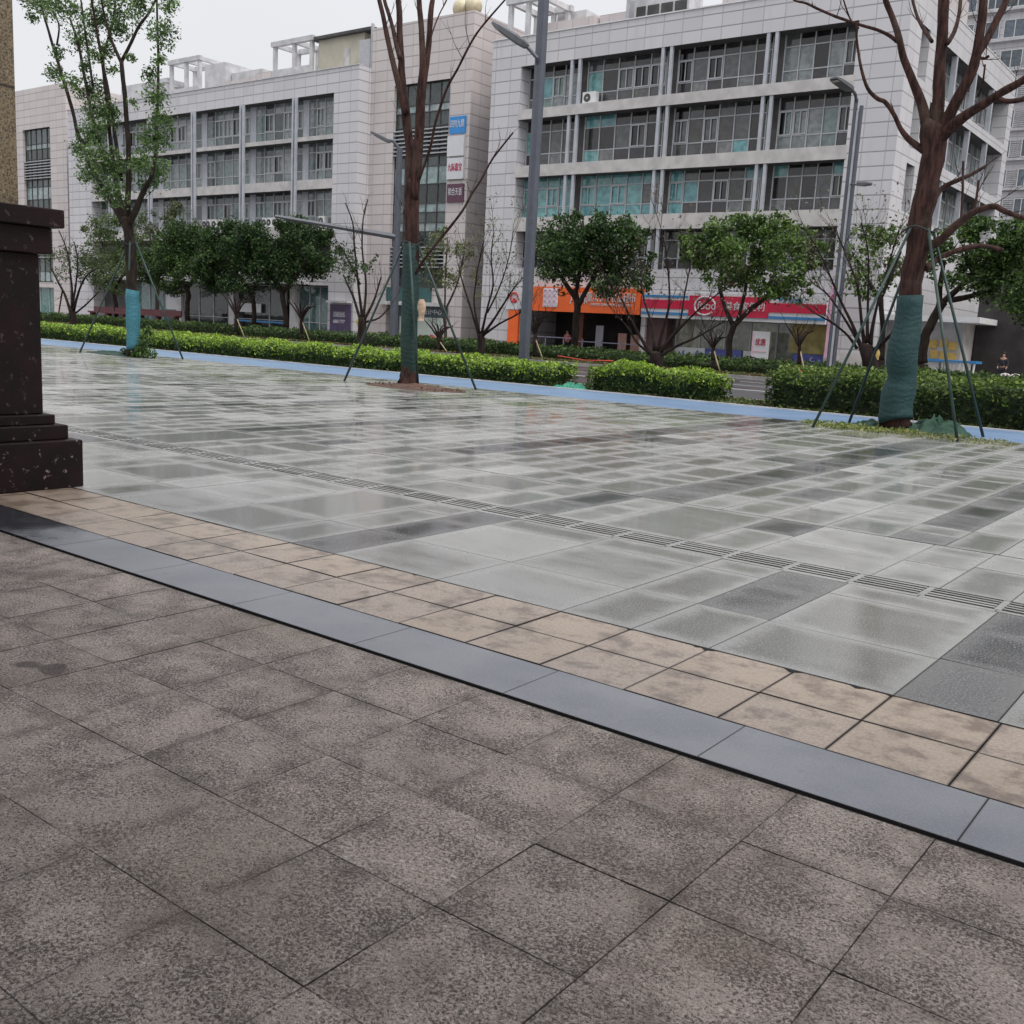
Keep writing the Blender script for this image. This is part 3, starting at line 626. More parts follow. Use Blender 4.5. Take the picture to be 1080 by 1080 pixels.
m=MB(); m.box(-88.5,-84,55,58,18.3,21.2); m.build('stair_house',MT['offwhite'],bC); pergola(-83.8,-81.4,55,57,18.3,20.9,bC)
m=MB(); m.box(-69,-66.95,54.7,58,18.3,20.3); m.box(-73,-69.1,54.5,54.7,18.3,20.0); m.build('roof_parapet_block',MT['panel_pink'],bC)
m=MB(); m.box(-62.1,-57.2,55.0,60,18.3,22.0); ph=m.build('penthouse',MT['cream'],bC)
m=MB(); m.box(-62.6,-56.0,54.6,60.3,22.0,22.2); m.build('penthouse_roof',MT['soffit'],ph)
m=MB(); m.box(-59.2,-58.7,54.95,54.99,19.9,21.1); m.build('penthouse_window',MT['offwhite'],ph)
m=MB(); m.box(-57.1,-56.0,54.4,56,18.3,21.3); m.box(-55.95,-55.8,54.4,54.6,18.3,22.3); m.build('roof_pipe',MT['alu'],bC)
# ---- B and D: pink stone towers with a tall glazed slot
def tower(name,label,x0,x1,ztop,wx0,wx1,wz0,wz1,seed,signs=False):
    PB=lambda u,v,w_:(u,54.2+w_,v)
    b=thing(name,label,'building',((x0+x1)/2,54.2,0))
    holes=[(wx0,wx1,wz0,wz1,.35),(wx0,wx1,0,3.1,1.0)] if not signs else [(wx0,wx1,wz0,wz1,.35),(-53.4,-49.9,0,3.15,1.0)]
    m=facade(PB,x0,x1,0,ztop,holes,1)
    m.quad([(x1,54.2,0),(x1,66,0),(x1,66,ztop),(x1,54.2,ztop)]); m.quad([(x0,54.2,0),(x0,54.2,ztop),(x0,66,ztop),(x0,66,0)]); m.quad([(x0,66,0),(x0,66,ztop),(x1,66,ztop),(x1,66,0)])
    m.box(x0+.2,x1-.2,54.4,65.8,ztop-1,ztop-.9); m.build('wall',MT['panel_pink'],b); soffits(PB,holes).build('soffit',MT['soffit'],b)
    H=wz1-wz0; rows=[];z=wz1
    bands=[(1.4,'g'),(.5,'p'),(.95,'d'),(2.0,'l'),(.65,'g'),(1.2,'p'),(1.3,'d'),(.6,'p'),(.7,'g'),(.6,'p'),(1.0,'d'),(1.6,'l'),(1.2,'g'),(1,'p'),(1.2,'d')]
    fr=MB();gl=MB();lv=MB(); rr=random.Random(seed); n=5; W=(wx1-wx0)/n
    for h,k in bands:
        z2=max(z-h,wz0)
        if z-z2<.05: break
        for i in range(n):
            c={'g':rr.choice([(.06,.075,.075),(.10,.13,.13)]),'p':rr.choice([(.36,.43,.43),(.30,.40,.40)]),'d':rr.choice([(.035,.045,.045),(.06,.08,.08)]),'l':(.05,.06,.06)}[k]
            gl.quad([PB(wx0+i*W,z2,.3),PB(wx0+(i+1)*W,z2,.3),PB(wx0+(i+1)*W,z,.3),PB(wx0+i*W,z,.3)],c)
        pbox(fr,PB,wx0,wx1,z2-.03,z2+.03,.24,.29)
        if k=='l':
            lv=MB(); y=z2+.12
            while y<z-.1: pbox(lv,PB,wx0,wx1,y,y+.07,.02,.2); y+=.27
            lv.build('louvre',MT['alu'],b)
        z=z2
    for i in range(n+1): pbox(fr,PB,wx0+i*W-.03,wx0+i*W+.03,wz0,wz1,.235,.295)
    f=fr.build('window',MT['soffit'],b); gl.build('pane',MT['glass'],f)
    return b
bB=tower('stair_tower','pinkish stone tower with four small signs between the two grey blocks','building',0,0,0,0,0,0,1) if False else tower('stair_tower','pinkish stone tower with four small signs between the two grey blocks',-55.57,-46.2,21.85,-53.25,-48.05,4.0,17.8,1,True)
def signboard(x0,x1,z0,z1,mat,txt,tmat,lab,depth=.18):
    m=MB(); m.box(x0,x1,54.19-depth,54.19,z0,z1); s=m.build('sign_board',MT[mat],bB); s['label']=lab
    if txt: text(txt,.55,((x0+x1)/2,54.18-depth,(z0+z1)/2+.05),MT[tmat],'sign_lettering',s,(x1-x0)*.85)
    return s
signboard(-47.9,-46.5,14.2,15.3,'blue_sign','四川九鼎','white_sign','blue sign with white characters',.1)
signboard(-47.95,-46.5,12.75,14.05,'white_sign',None,None,'blank white sign board')
signboard(-47.92,-46.47,11.25,12.62,'white_sign','九际嘉宝','crimson','white sign with dark red characters')
signboard(-47.88,-46.42,9.75,10.95,'maroon_sign','和合天香','white_sign','dark maroon sign with white characters',.1)
glasswall(lambda u,v,w_:(u,54.2+w_,v),-53.4,-52.1,0,3.1,.8,2,(0,1),bB,[(.04,.07,.07)],seed=2); 
m=MB(); m.box(-53.8,-47.5,53.5,54.19,2.75,3.0); m.build('shop_canopy',MT['offwhite'],bB)
m=MB(); m.box(-53.2,-49.0,53.95,54.19,3.02,4.0); m.build('shop_fascia',simple('teal_fascia',(.05,.12,.12),.4,.1,3),bB)
s=MB(); s.box(-51.9,-47.4,54.0,54.16,2.0,2.7); sg=s.build('shop_sign',simple('dark_teal_sign',(.03,.07,.08),.4,.1,3),bB); text('美宅装饰设计中心',.4,(-49.6,53.99,2.35),MT['white_sign'],'sign_lettering',sg,3.6)
m=MB(); m.box(-51.8,-47.6,54.02,54.14,.35,1.98); pb=m.build('shop_poster',simple('pale_green_poster',(.42,.48,.44),.4,.15,1),bB)
rr=random.Random(4); m=MB(); xs=np.linspace(-51.75,-47.65,22); zs=[.45+.28*abs(math.sin(k*.7))+.12*rr.random()+(.3 if k<8 else 0)*(1-k/8) for k in range(22)]
for k in range(21): m.quad([(xs[k],54.01,.36),(xs[k+1],54.01,.36),(xs[k+1],54.01,zs[k+1]),(xs[k],54.01,zs[k])])
m.build('poster_print',simple('red_hills_print',(.45,.09,.09),.5,.2,3),pb)
m=MB(); m.sphere((-47.5,55.6,22.6),.6); m.sphere((-48.6,55.6,22.6),.6); m.box(-47.8,-47.0,55.2,56,21.0,22.1); m.box(-49,-48.2,55.2,56,21.0,22.1); m.build('roof_dome',MT['sphere'],bB,True)
bD=tower('stair_tower','pinkish stone tower with a glazed slot beside the dark column',-107,-96.6,22.2,-104.8,-99.6,3.6,18.4,9)
m=MB(); m.box(-122,-107.02,54.8,68,0,19.2); bF=thing('office_building','far grey stone block glimpsed at the left edge behind the speckled column','building',(-114,55,0)); m.build('wall',MT['panel'],bF)
m=MB(); m.box(-96.6,-94.2,56.5,57,0,17,(.05,.06,.06)); m.build('glass_link',MT['glass'],bD)
# teal shopfront at far left ground
glasswall(lambda u,v,w_:(u,54.2+w_,v),-104.8,-99.6,0,3.1,.5,3,(0,1),bD,[(.12,.26,.24)],seed=8)
# ---- rear housing blocks
def housing(name,label,x0,x1,y0,y1,H,mat,fh,seed,w_=5.2,first=0.):
    b=thing(name,label,'building',((x0+x1)/2,y0,0)); m=MB(); m.box(x0,x1,y0,y1,0,H); m.build('wall',MT[mat],b)
    rr=random.Random(seed); lg=MB(); n=int((x1-x0)/w_)
    z=1.+first
    while z<H-3:
        lg.box(x0-.02,x1+.05,y0-.55,y0-.002,z-.35,z-.12)
        for k in range(n):
            fr=MB(); gl=MB(); gr=MB()
            xx=x0+.5+k*w_
            if z<9 or z>60: continue
            for a,wd,kd in ((0,2.1,'w'),(2.2,.95,'ac'),(3.3,1.4,'w')):
                if kd=='w':
                    gl.quad([(xx+a,y0-.05,z+.1),(xx+a+wd,y0-.05,z+.1),(xx+a+wd,y0-.05,z+1.8),(xx+a,y0-.05,z+1.8)],rr.choice([(.14,.18,.22),(.09,.12,.14),(.2,.25,.3),(.12,.15,.18)]))
                    for q in (xx+a-.06,xx+a+wd/2-.04,xx+a+wd-.03): fr.box(q,q+.09,y0-.12,y0-.06,z+.05,z+1.85)
                    fr.box(xx+a,xx+a+wd,y0-.118,y0-.062,z+1.8,z+1.88); fr.box(xx+a,xx+a+wd,y0-.118,y0-.062,z+.02,z+.1)
                else:
                    y=z+.1
                    while y<z+1.8: gr.box(xx+a,xx+a+wd,y0-.16,y0-.06,y,y+.09); y+=.2
            f=fr.build('window',MT['white'],b); gl.build('pane',MT['glass'],f); gr.build('louvre',MT['offwhite'],b)
        z+=fh
    lg.build('ledge',MT['offwhite'],b)
    return b
housing('apartment_block','pale pinkish apartment tower with grilles, rising at the top right corner',-13.5,32,110,126,66,'panel_pink',3.05,3)
housing('apartment_block','grey apartment tower seen between bare branches above the office block roof',-36,-14.2,122,136,70,'panel',3.05,5)
m=MB()
# low annex and block tinted dark for the shadowed passage to the right of A
bX=thing('side_annex','low white annex with a flat canopy, notices and a dark passage beside the office block','building',(-12,63,0))
m=MB(); m.box(-17.49,-13.75,55,58,0,3.0); m.build('wall',MT['spandrel'],bX)
m=MB(); m.box(-17.8,-12.7,53.6,58,3.0,3.28); m.build('canopy',MT['white'],bX)
m=MB(); m.box(-13.7,22,57.2,80,0,5.6); m.build('shadow_tinted_passage',MT['darkin'],bX)  # solid box; the shadow of the opening is put into its colour
m=MB(); m.box(-13.7,22,57,57.19,4.6,7.2); m.build('passage_beam',MT['soffit'],bX)
for i,(x,z) in enumerate(((-15.3,1.9),(-14.8,2.0),(-14.35,1.85),(-15.2,1.4),(-14.7,1.35),(-14.3,1.3))): m=MB(); m.box(x,x+.4,54.93,54.97,z-.2,z+.2); m.build('paper_notice',MT['yellow_paper'],bX)
m=MB(); m.box(-17.2,-16.0,54.9,54.98,.2,2.5); m.build('annex_door',MT['soffit'],bX)
ct=thing('ticket_counter','white balustraded counter with a blue top in front of the dark passage','counter',(-14,52.5,0))
m=MB(); m.box(-15.6,-12.2,51.8,53,1.05,1.17); m.build('counter_top',MT['stripe_blue'],ct)
m=MB(); m.box(-15.5,-13.9,51.9,52.9,0,1.04); m.build('counter_body',MT['offwhite'],ct)
for k in range(9): 
    m=MB(); x=-13.75+k*.18; m.tube([(x,52,0),(x,52,.35),(x,52,.7),(x,52,1.04)],[.05,.07,.045,.06],8); m.build('baluster',MT['white'],ct)
# arcade over the near paving: roof, back wall (behind the camera) and the visible column
m=MB(); m.box(-22,9,-9,3.6,6.8,7.3); tag(m.build('arcade_roof',MT['offwhite'],None,origin=(0,0,6.8)),'flat roof slab of the arcade that shelters the near paving','roof')
m=MB(); m.box(-22,9,-9.3,-9.02,0,6.8); tag(m.build('arcade_wall',simple('arcade_brown_stone',(.22,.19,.17),.5,.15,2),None,origin=(0,-9,0)),'brown stone rear wall of the arcade behind the viewer','wall')
t=NT('dark_red_granite'); P=t.pos(); n=t.noise(14,6,P,.7); n2=t.noise(60,3,P); n3=t.noise(3,4,P)
c=t.mix(t.rng(n3,.3,.7),(.006,.0028,.003),(.020,.008,.009)); c=t.mix(t.math('MULTIPLY',t.rng(n,.595,.66),t.rng(t.node('SeparateXYZ',i_0=P).outputs[2],.75,.15,.25,1)),c,(.30,.24,.21)); c=t.mix(t.rng(n2,.66,.74,0,.4),c,(.10,.06,.055))
t.base(c); t.rough(t.rng(n3,.3,.7,.5,.7)); t.b.inputs['Specular IOR Level'].default_value=.22; t.bump(n2,.15,.004); MT['plinth']=t.m
t=NT('yellow_speckled_granite'); P=t.pos(); n=t.noise(70,3,P,.7); n2=t.noise(28,3,P); z=t.node('SeparateXYZ',i_0=P).outputs[2]
c=t.mix(t.rng(n,.38,.55),(.055,.042,.026),(.27,.205,.12)); c=t.mix(t.rng(n2,.58,.72,0,.7),c,(.42,.36,.26))
j=t.math('ABSOLUTE',t.math('SUBTRACT',z,3.15)); c=t.mix(t.rng(j,.008,.016,.85,0),c,(.02,.015,.01))
t.base(c); t.rough(.55); t.bump(n,.3,.004); MT['shaftstone']=t.m
cx,cy=-7.9866,4.5622; S=1.35
pl=thing('stone_column','yellow speckled granite column on a dark red moulded plinth at the left edge','column',(cx-S/2,cy-S/2,0))
def cbox(e,z0,z1,name,mat,par=pl,bev=.008):
    m=MB(); x0,x1,y0,y1=cx-S+e,cx-e,cy-S+e,cy-e; b=bev
    ring=lambda q,z:[(x0+q,y0+q,z),(x1-q,y0+q,z),(x1-q,y1-q,z),(x0+q,y1-q,z)]
    L_=[ring(b,z0),ring(0,z0+b),ring(0,z1-b),ring(b,z1)]
    for r in L_: m.v+=r
    for k in range(3):
        for j in range(4): m.f.append((k*4+j,k*4+(j+1)%4,(k+1)*4+(j+1)%4,(k+1)*4+j)); m.c.append((1,1,1)); m.uv.append(None)
    m.f+= [(0,3,2,1),(12,13,14,15)]; m.c+=[(1,1,1)]*2; m.uv+=[None]*2
    return m.build(name,MT[mat],par)
cbox(0,0,.396,'plinth_base','plinth'); cbox(.08,.397,.516,'plinth_step','plinth'); cbox(.152,.517,.598,'plinth_step','plinth')
cbox(.218,.599,1.89,'pedestal','plinth'); cbox(.144,1.891,2.10,'pedestal_moulding','plinth'); cbox(.073,2.101,2.245,'pedestal_cap','plinth'); cbox(.318,2.246,6.79,'shaft','shaftstone')
# ------------------------------------------------------------------ trees
LS=1.
def limb(m,pts,Y,dy=0.,n=8):
    """pts = (x,y,radius_px[,dY]) along the limb; m = MB"""
    W=[];R=[]; pts=[(q[0],q[1],q[2]*LS)+tuple(q[3:]) for q in pts]
    for i,q in enumerate(pts):
        yy=Y+dy*(i/(len(pts)-1) if len(pts)>1 else 0)+(q[3] if len(q)>3 else 0)
        W.append(at(q[0],q[1],yy)); R.append(q[2]*mpp(q[0],q[1],yy))
    # catmull-rom refine
    P=[];Q=[]
    for i in range(len(W)-1):
        p0=W[max(i-1,0)];p1=W[i];p2=W[i+1];p3=W[min(i+2,len(W)-1)]
        for k in range(4):
            t_=k/4; P.append(.5*((2*p1)+(p2-p0)*t_+(2*p0-5*p1+4*p2-p3)*t_**2+(3*p1-p0-3*p2+p3)*t_**3)); Q.append(R[i]*(1-t_)+R[i+1]*t_)
    P.append(W[-1]);Q.append(R[-1])
    for i in range(1,len(P)-1):
        j=noise.noise_vector(P[i]*1.7+Vector((R[0]*9,0,0)))*Q[i]*.35; P[i]=P[i]+j; Q[i]*=1+.12*noise.noise(P[i]*4)
    m.tube(P,Q,n); return P
def twigs(m,p,d,L_,r,depth,rr,tips,up=.15):
    n=3 if L_>.3 else 2; pts=[p]; q=Vector(p); dd=Vector(d).normalized()
    for k in range(n):
        dd=(dd+Vector((rr.uniform(-.25,.25),rr.uniform(-.25,.25),rr.uniform(-.12,.22)+up*.4))).normalized(); q=q+dd*L_/n; pts.append(q.copy())
    m.tube(pts,[r*(1-.6*k/n) for k in range(n+1)],4,caps=False); tips.append(q.copy())
    if depth>0:
        for k in range(rr.choice((2,3))):
            s=pts[rr.randint(1,n)]; nd=(dd+Vector((rr.uniform(-.9,.9),rr.uniform(-.9,.9),rr.uniform(-.3,.6)))).normalized()
            twigs(m,s,nd,L_*rr.uniform(.45,.75),r*.5,depth-1,rr,tips,up)
DM=8.
def crownpts(lobes,Y,dens,thr=-.15,fr=1.3,flat=.75,dyr=None):
    out=[]; SC=1.34 if Y>40 else 1.25
    for k,l in enumerate(lobes):
        x,y,r=l[:3]; rr=random.Random(int(x*7+y)); dy=l[3] if len(l)>3 else (rr.uniform(-1,1)*(dyr or 0))
        c=np.array(at(x,y,Y+dy)); R=r*SC*mpp(x,y,Y+dy); n=int(dens*R*R*DM)+8
        d=RS.normal(size=(n,3)); d/=np.linalg.norm(d,axis=1)[:,None]; u=RS.rand(n)**(1/2.0)*(1+.35*(RS.rand(n)>.8)*RS.rand(n))
        nf=np.array([noise.noise(Vector(q)*2.2+Vector((x*.1,y*.1,0))) for q in d]); 
        P=c+d*(u*(1+.35*nf))[:,None]*np.array([R,R,R*flat*1.15])
        keep=np.array([noise.noise(Vector(q)*fr)+.45*noise.noise(Vector(q)*fr*2.7)>thr for q in P]); out.append(P[keep])
    return np.concatenate(out)
def crown(name,lobes,Y,parent,dens,size,cols,weights=None,thr=-.15,fr=1.3,dyr=1.2,up=.5,flat=.75,extra=None):
    if Y>40:
        rr=random.Random(len(lobes)*31+int(lobes[0][0])); ext=[]
        for l in lobes:
            for q in range(2):
                a=rr.uniform(-.3,3.5); d_=l[2]*rr.uniform(.95,1.35); ext.append((l[0]+d_*math.cos(a),l[1]-d_*.8*math.sin(a),l[2]*rr.uniform(.22,.42),rr.uniform(-1.5,1.5)))
        lobes=list(lobes)+ext
    P=crownpts(lobes,Y,dens,thr,fr,flat,dyr)
    if extra is not None and len(extra): P=np.concatenate([P,np.array(extra)])
    # light clumps and dark clumps: young against old leaves, by clump
    nz=np.array([noise.noise(Vector(q)*1.1+Vector((3,5,1))) for q in P]); C=palette(len(P),cols,weights)
    C=C*(1+.55*nz[:,None]); return leafmesh(name,P,size,np.clip(C,0,1),parent,up)
# --- T right: big bare tree in the plaza
YR=19.6
LS=.92
tR=thing('bare_tree','large bare reddish tree, its thick trunk wrapped in dark teal netting','tree',gnd(945,451))
m=MB(); cs=MB()
limb(m,[(944,452,19),(946,442,16),(949,400,14),(956,340,13),(962,300,12.5),(970,240,12.5),(978,190,12.5),(984,155,14),(988,128,14)],YR,n=14); m.build('trunk',MT['bark_red'],tR,True)
for k,(pts,dy) in enumerate([
 ([(979,148,8),(973,115,7),(962,85,5.5),(953,60,5),(948,40,4.5),(940,15,4),(933,-5,3.5),(926,-50,3)],-.6),
 ([(986,140,9),(990,100,8.5),(993,50,7.5),(996,0,7.5),(998,-70,6.5)],.1),
 ([(990,142,9),(1008,108,8),(1024,77,7),(1033,40,6.5),(1037,0,5.5),(1039,-60,5)],-.3),
 ([(1027,66,5),(1042,38,5),(1058,8,4.5),(1068,-20,4)],.5),
 ([(988,148,10),(1005,132,8),(1020,121,7),(1045,104,6),(1065,93,6),(1080,83,5),(1112,57,4)],-.9),
 ([(1048,103,4),(1060,107,3.5),(1074,106,3.5),(1100,100,3)],.3),
 ([(976,160,5.5),(966,152,4.5),(958,146,4),(950,136,3.5),(943,120,3.2),(934,108,3),(925,104,3),(915,93,2.5),(908,70,2),(904,45,1.6),(903,25,1.4)],-.8),
 ([(947,44,3.2),(938,37,2.8),(925,31,2.4),(910,27,2.2),(895,22,2),(878,16,2),(862,9,1.8),(850,3,1.6),(838,0,1.4),(826,-10,1.3)],-.7),
 ([(906,30,1.3),(898,22,1.2),(893,10,1.1),(888,-6,1)],-.4),
 ([(983,44,2.6),(975,32,2.5),(967,16,2.2),(961,-6,2)],.8),
 ([(999,46,3.2),(1007,32,3),(1012,12,2.6),(1014,-10,2.4)],.9),
 ([(974,262,7),(990,254,6),(1004,241,5.5),(1019,229,5),(1030,222,4.5),(1048,217,4),(1060,223,3.6),(1080,230,3.4),(1105,232,3)],-.9),
 ([(1014,234,2),(1015,205,1.8),(1016,170,1.7)],0),([(1027,225,2),(1030,205,1.8),(1032,190,1.7)],0),
 ([(976,283,5),(990,272,4),(1010,264,3.6),(1035,259,3.2),(1058,264,2.6)],.9),
 ([(983,212,4.5),(994,198,3.6),(1008,191,3),(1024,184,2.6),(1040,175,2.2)],.3),
 ([(1031,102,1.5),(1036,90,1.4),(1039,68,1.3)],-.3),
 ([(1030,60,2.5),(1038,62,2.2),(1043,59,2)],.0)]):
    LS=.76; m=MB(); LP=limb(m,pts,YR,dy,10 if pts[0][2]>4 else 7); rr_=random.Random(k+40)
    for q_ in range(2 if pts[0][2]<6 else 4):
        i_=rr_.randint(len(LP)//3,len(LP)-1); twigs(m,LP[i_],(LP[i_]-LP[i_-1]).normalized()+Vector((rr_.uniform(-.9,.9),rr_.uniform(-.9,.9),rr_.uniform(0,.6))),rr_.uniform(.2,.6),.010,1,rr_,[])
    m.build('limb',MT['bark_red'],tR,True)
LS=.92
def netmat(name,c1,c2):
    t=NT(name); P=t.pos(); wv=t.node('TexWave',wave_type='BANDS',bands_direction='Z',i_Vector=P,i_Scale=2.4,i_Distortion=14.,i_Detail=4.).outputs[1]; n=t.noise(60,3,P); n2=t.noise(3,3,P)
    t.base(t.mix(t.rng(n,.35,.65),t.mix(n2,c1,c2),tuple(x*.55 for x in c1))); t.rough(.7); t.bump(t.math('ADD',t.math('MULTIPLY',wv,.6),t.math('MULTIPLY',n,.9)),.45,.02); return t.m
MT['net_dark']=netmat('dark_teal_netting',(.008,.045,.045),(.014,.07,.078)); MT['net_blue']=netmat('blue_green_netting',(.035,.17,.23),(.06,.25,.30)); MT['net_green']=netmat('dark_green_netting',(.008,.036,.030),(.012,.052,.046))
def sleeve(name,pts,Y,mat,par):
    pts=[(q[0],q[1],q[2]*1.08) for q in pts]; m=MB(); limb(m,pts,Y,0,16); o=m.build(name,MT[mat],par,True)
    for v in o.data.vertices:
        n=noise.noise(Vector((v.co.x*5,v.co.y*5,v.co.z*9))); c=v.co; 
        v.co.x+=n*.012; v.co.z+=n*.01
    return o
sleeve('netting_wrap',[(945.5,444,17.5),(949,415,16),(952,380,15),(956,350,14.5),(960,312,13.3)],YR,'net_dark',tR)
# --- T middle
YM=18.2
LS=.86
tM=thing('bare_tree','slender bare tree with upright stems and dark green wrapped trunk','tree',gnd(430,408))
m=MB(); limb(m,[(429,409,17),(430,400,11),(431,385,9.5),(433,330,9),(434,255,8.8),(434.5,222,8.8),(435,190,9)],YM,n=12); m.build('trunk',MT['bark_red'],tM,True)
sleeve('netting_wrap',[(430.5,398,10.8),(431,385,10),(433,330,9.7),(433.6,258,9.4)],YM,'net_green',tM)
for pts,dy in [([(434,200,7.5),(433,180,7),(431,150,6.3),(428,115,6),(424,85,5),(422,40,4.2),(420,0,4),(418,-60,3.2)],.3),
 ([(428,120,5),(420,88,4.2),(411,50,3.6),(405,22,3.2),(399,-5,3),(390,-50,2.4)],-.3),
 ([(422,62,3.5),(416,38,3),(410,15,2.6),(405,-5,2.4),(398,-50,2)],.5),
 ([(436,210,7.5),(439,175,7),(442,140,6.6),(444,105,6.3),(446,70,4.6),(444,30,4),(442,0,3.6),(441,-60,3)],-.3),
 ([(445,104,5.5),(449,70,4.5),(452,40,4),(455,10,3.6),(457,-5,3.4),(462,-60,2.8)],.4),
 ([(449,66,1.6),(456,35,1.3),(464,14,1.2),(472,-2,1.1),(480,-30,1)],.6),
 ([(440,196,2.6),(446,178,2.6),(454,155,2.5),(459,130,2.5),(467,105,2.4),(474,88,2.4),(483,72,2.2),(493,52,2.1),(503,35,2),(515,20,1.9),(530,3,1.7),(545,-14,1.5)],-1.0),
 ([(437,292,2.8),(447,274,2.7),(462,255,2.6),(476,238,2.5),(488,222,2.3),(497,205,2.2),(507,190,2.1),(520,167,1.9),(541,140,1.6)],-1.2),
 ([(431,238,4),(428,230,3.2),(427,222,2.6)],0)]:
    LS=.55 if pts[0][2]<3 else .78; m=MB(); LP=limb(m,pts,YM,dy,9 if pts[0][2]>4 else 6); rr_=random.Random(int(pts[0][0]))
    for q_ in range(4):
        i_=rr_.randint(len(LP)//3,len(LP)-1); twigs(m,LP[i_],(LP[i_]-LP[i_-1]).normalized()+Vector((rr_.uniform(-.9,.9),rr_.uniform(-.9,.9),rr_.uniform(0,.6))),rr_.uniform(.3,.8),.009,1,rr_,[])
    m.build('limb',MT['bark_red'],tM,True)
# --- T left: leafy
YL=18.4
LS=.85
tL=thing('young_tree','young tree with tufted green leaves and bright blue netting round its trunk','tree',gnd(141,375))
m=MB(); limb(m,[(141,375,9),(140,345,7.5),(139.5,305,7),(138,270,6.5),(135,245,6.5),(133.5,232,7.5)],YL,n=12); m.build('trunk',MT['bark_dark'],tL,True)
sleeve('netting_wrap',[(141,368,8.2),(140.5,345,7.9),(140,306,7.6)],YL,'net_blue',tL)
m=MB()
Lr=[([(131,236,5),(122,218,4),(112,203,3),(100,185,2.4),(92,168,2)],-.6),([(132,236,4.5),(125,205,3.3),(118,175,2.6),(108,160,2.4),(98,125,2.2),(90,85,2),(82,45,1.6),(74,20,1.3)],.6),
([(100,152,2.6),(85,148,2.4),(76,115,2.2),(66,80,2),(58,55,1.8),(50,28,1.5),(44,8,1.2),(40,-10,1)],-.6),([(134,232,4.5),(136,190,3.4),(135,140,3),(131,95,2.8),(128,64,2.6)],-.2),
([(128,66,2.4),(120,48,1.8),(114,30,1.5),(108,8,1.3),(105,-20,1)],-.4),([(128,66,2.4),(137,48,2),(146,28,1.8),(158,12,1.5),(168,-8,1.2)],.4),
([(124,200,2.6),(117,150,2.4),(112,100,2.2),(107,60,2),(100,20,1.6),(95,-10,1.3)],-.8),([(128,190,2.4),(121,140,2.2),(114,95,2),(109,62,1.8),(120,20,1.4),(122,-10,1.1)],.9),
([(136,236,4.5),(144,222,4),(150,205,3.4),(160,185,2.5),(164,160,2),(166,120,1.8),(167,70,1.6),(166,30,1.4),(165,-10,1.2)],.5),([(98,90,1.6),(92,50,1.4),(88,20,1.2),(84,-8,1)],.3),([(60,48,1.3),(62,25,1.1),(50,5,1)],.2)]
for pts,dy in Lr:
    m=MB(); limb(m,pts,YL,dy,7); m.build('limb',MT['bark_dark'],tL,True)
lob=[(60,8,15),(45,2,13),(30,-3,10),(34,18,6),(100,22,13),(78,12,9),(120,8,17),(150,5,11),(132,-8,12),(172,36,14),(168,61,7),(60,54,7),(57,77,9),(74,87,9),(84,40,13),(96,95,14),(118,72,7),(105,120,17),(98,140,14),(120,118,10),(158,78,9),(164,102,12),(170,126,12),(163,145,15),(150,150,9),(85,158,10),(105,168,18),(120,178,17),(93,183,11),(148,172,12),(166,180,14),(158,196,10),(122,205,13),(108,200,9),(140,110,6),(112,52,9),(138,60,5),(100,60,9),(140,20,10),(125,30,12),(90,70,6),(178,5,10)]
crown('crown',lob,YL,tL,420,.095,[(.08,.15,.045),(.12,.20,.055),(.18,.27,.085),(.045,.08,.03)],[.35,.3,.12,.23],thr=-.2,fr=2.6,dyr=.9,up=.6,flat=.8)
# --- small things round the three trunks
def mound(name,px,py,Y,rx,ry,h,mat,label,cat,kind=None):
    c=gnd(px,py); m=MB(); n,k=26,7
    rg=[]
    for i in range(k+1):
        f=i/k
        for j in range(n):
            a=2*math.pi*j/n; wob=1+.22*noise.noise(Vector((math.cos(a)*1.3+px,math.sin(a)*1.3,0)))
            x=c.x+rx*f*math.cos(a)*wob; y=c.y+ry*f*math.sin(a)*wob; z=h*(1-f)**1.2*(1+.5*noise.noise(Vector((x*5,y*5,1))))+.03*noise.noise(Vector((x*14,y*14,3)))*(1-f)+.004
            m.v.append((x,y,max(z,.002)))
    for i in range(k):
        for j in range(n): m.f.append((i*n+j,(i+1)*n+j,(i+1)*n+(j+1)%n,i*n+(j+1)%n)); m.c.append((1,1,1)); m.uv.append(None)
    o=m.build(name,MT[mat],None,True,origin=tuple(c)); tag(o,label,cat,kind=kind); return o
mound('soil_mound',945,452,YR,.95,.8,.20,'soil','reddish soil heaped round the foot of the large bare tree','soil')
mound('soil_mound',438,409,YM,1.5,.8,.10,'soil','low brown soil patch round the foot of the slender bare tree','soil')
def grass(name,px,py,rx,ry,n,cols,size,label,h=.08):
    c=gnd(px,py); a=RS.rand(n)*6.28; r=np.sqrt(RS.rand(n)); P=np.stack([c.x+rx*r*np.cos(a),c.y+ry*r*np.sin(a),.01+h*RS.rand(n)],1)
    o=leafmesh(name,P,size,palette(n,cols),None,.2,origin=tuple(c)); o['kind']='stuff'; o['label']=label; o['category']='grass'; return o
grass('weeds',905,453,1.1,.55,700,[(.22,.26,.07),(.30,.30,.10),(.12,.18,.04)],.07,'yellowing weeds beside the large bare tree')
grass('weeds',990,462,1.3,.6,600,[(.22,.24,.10),(.28,.26,.13),(.12,.17,.04)],.06,'dry weeds at the stakes right of the large bare tree',.05)
grass('weeds',438,409,1.5,.6,160,[(.10,.09,.04),(.12,.06,.03)],.07,'dead leaves on the soil round the slender tree',.04)
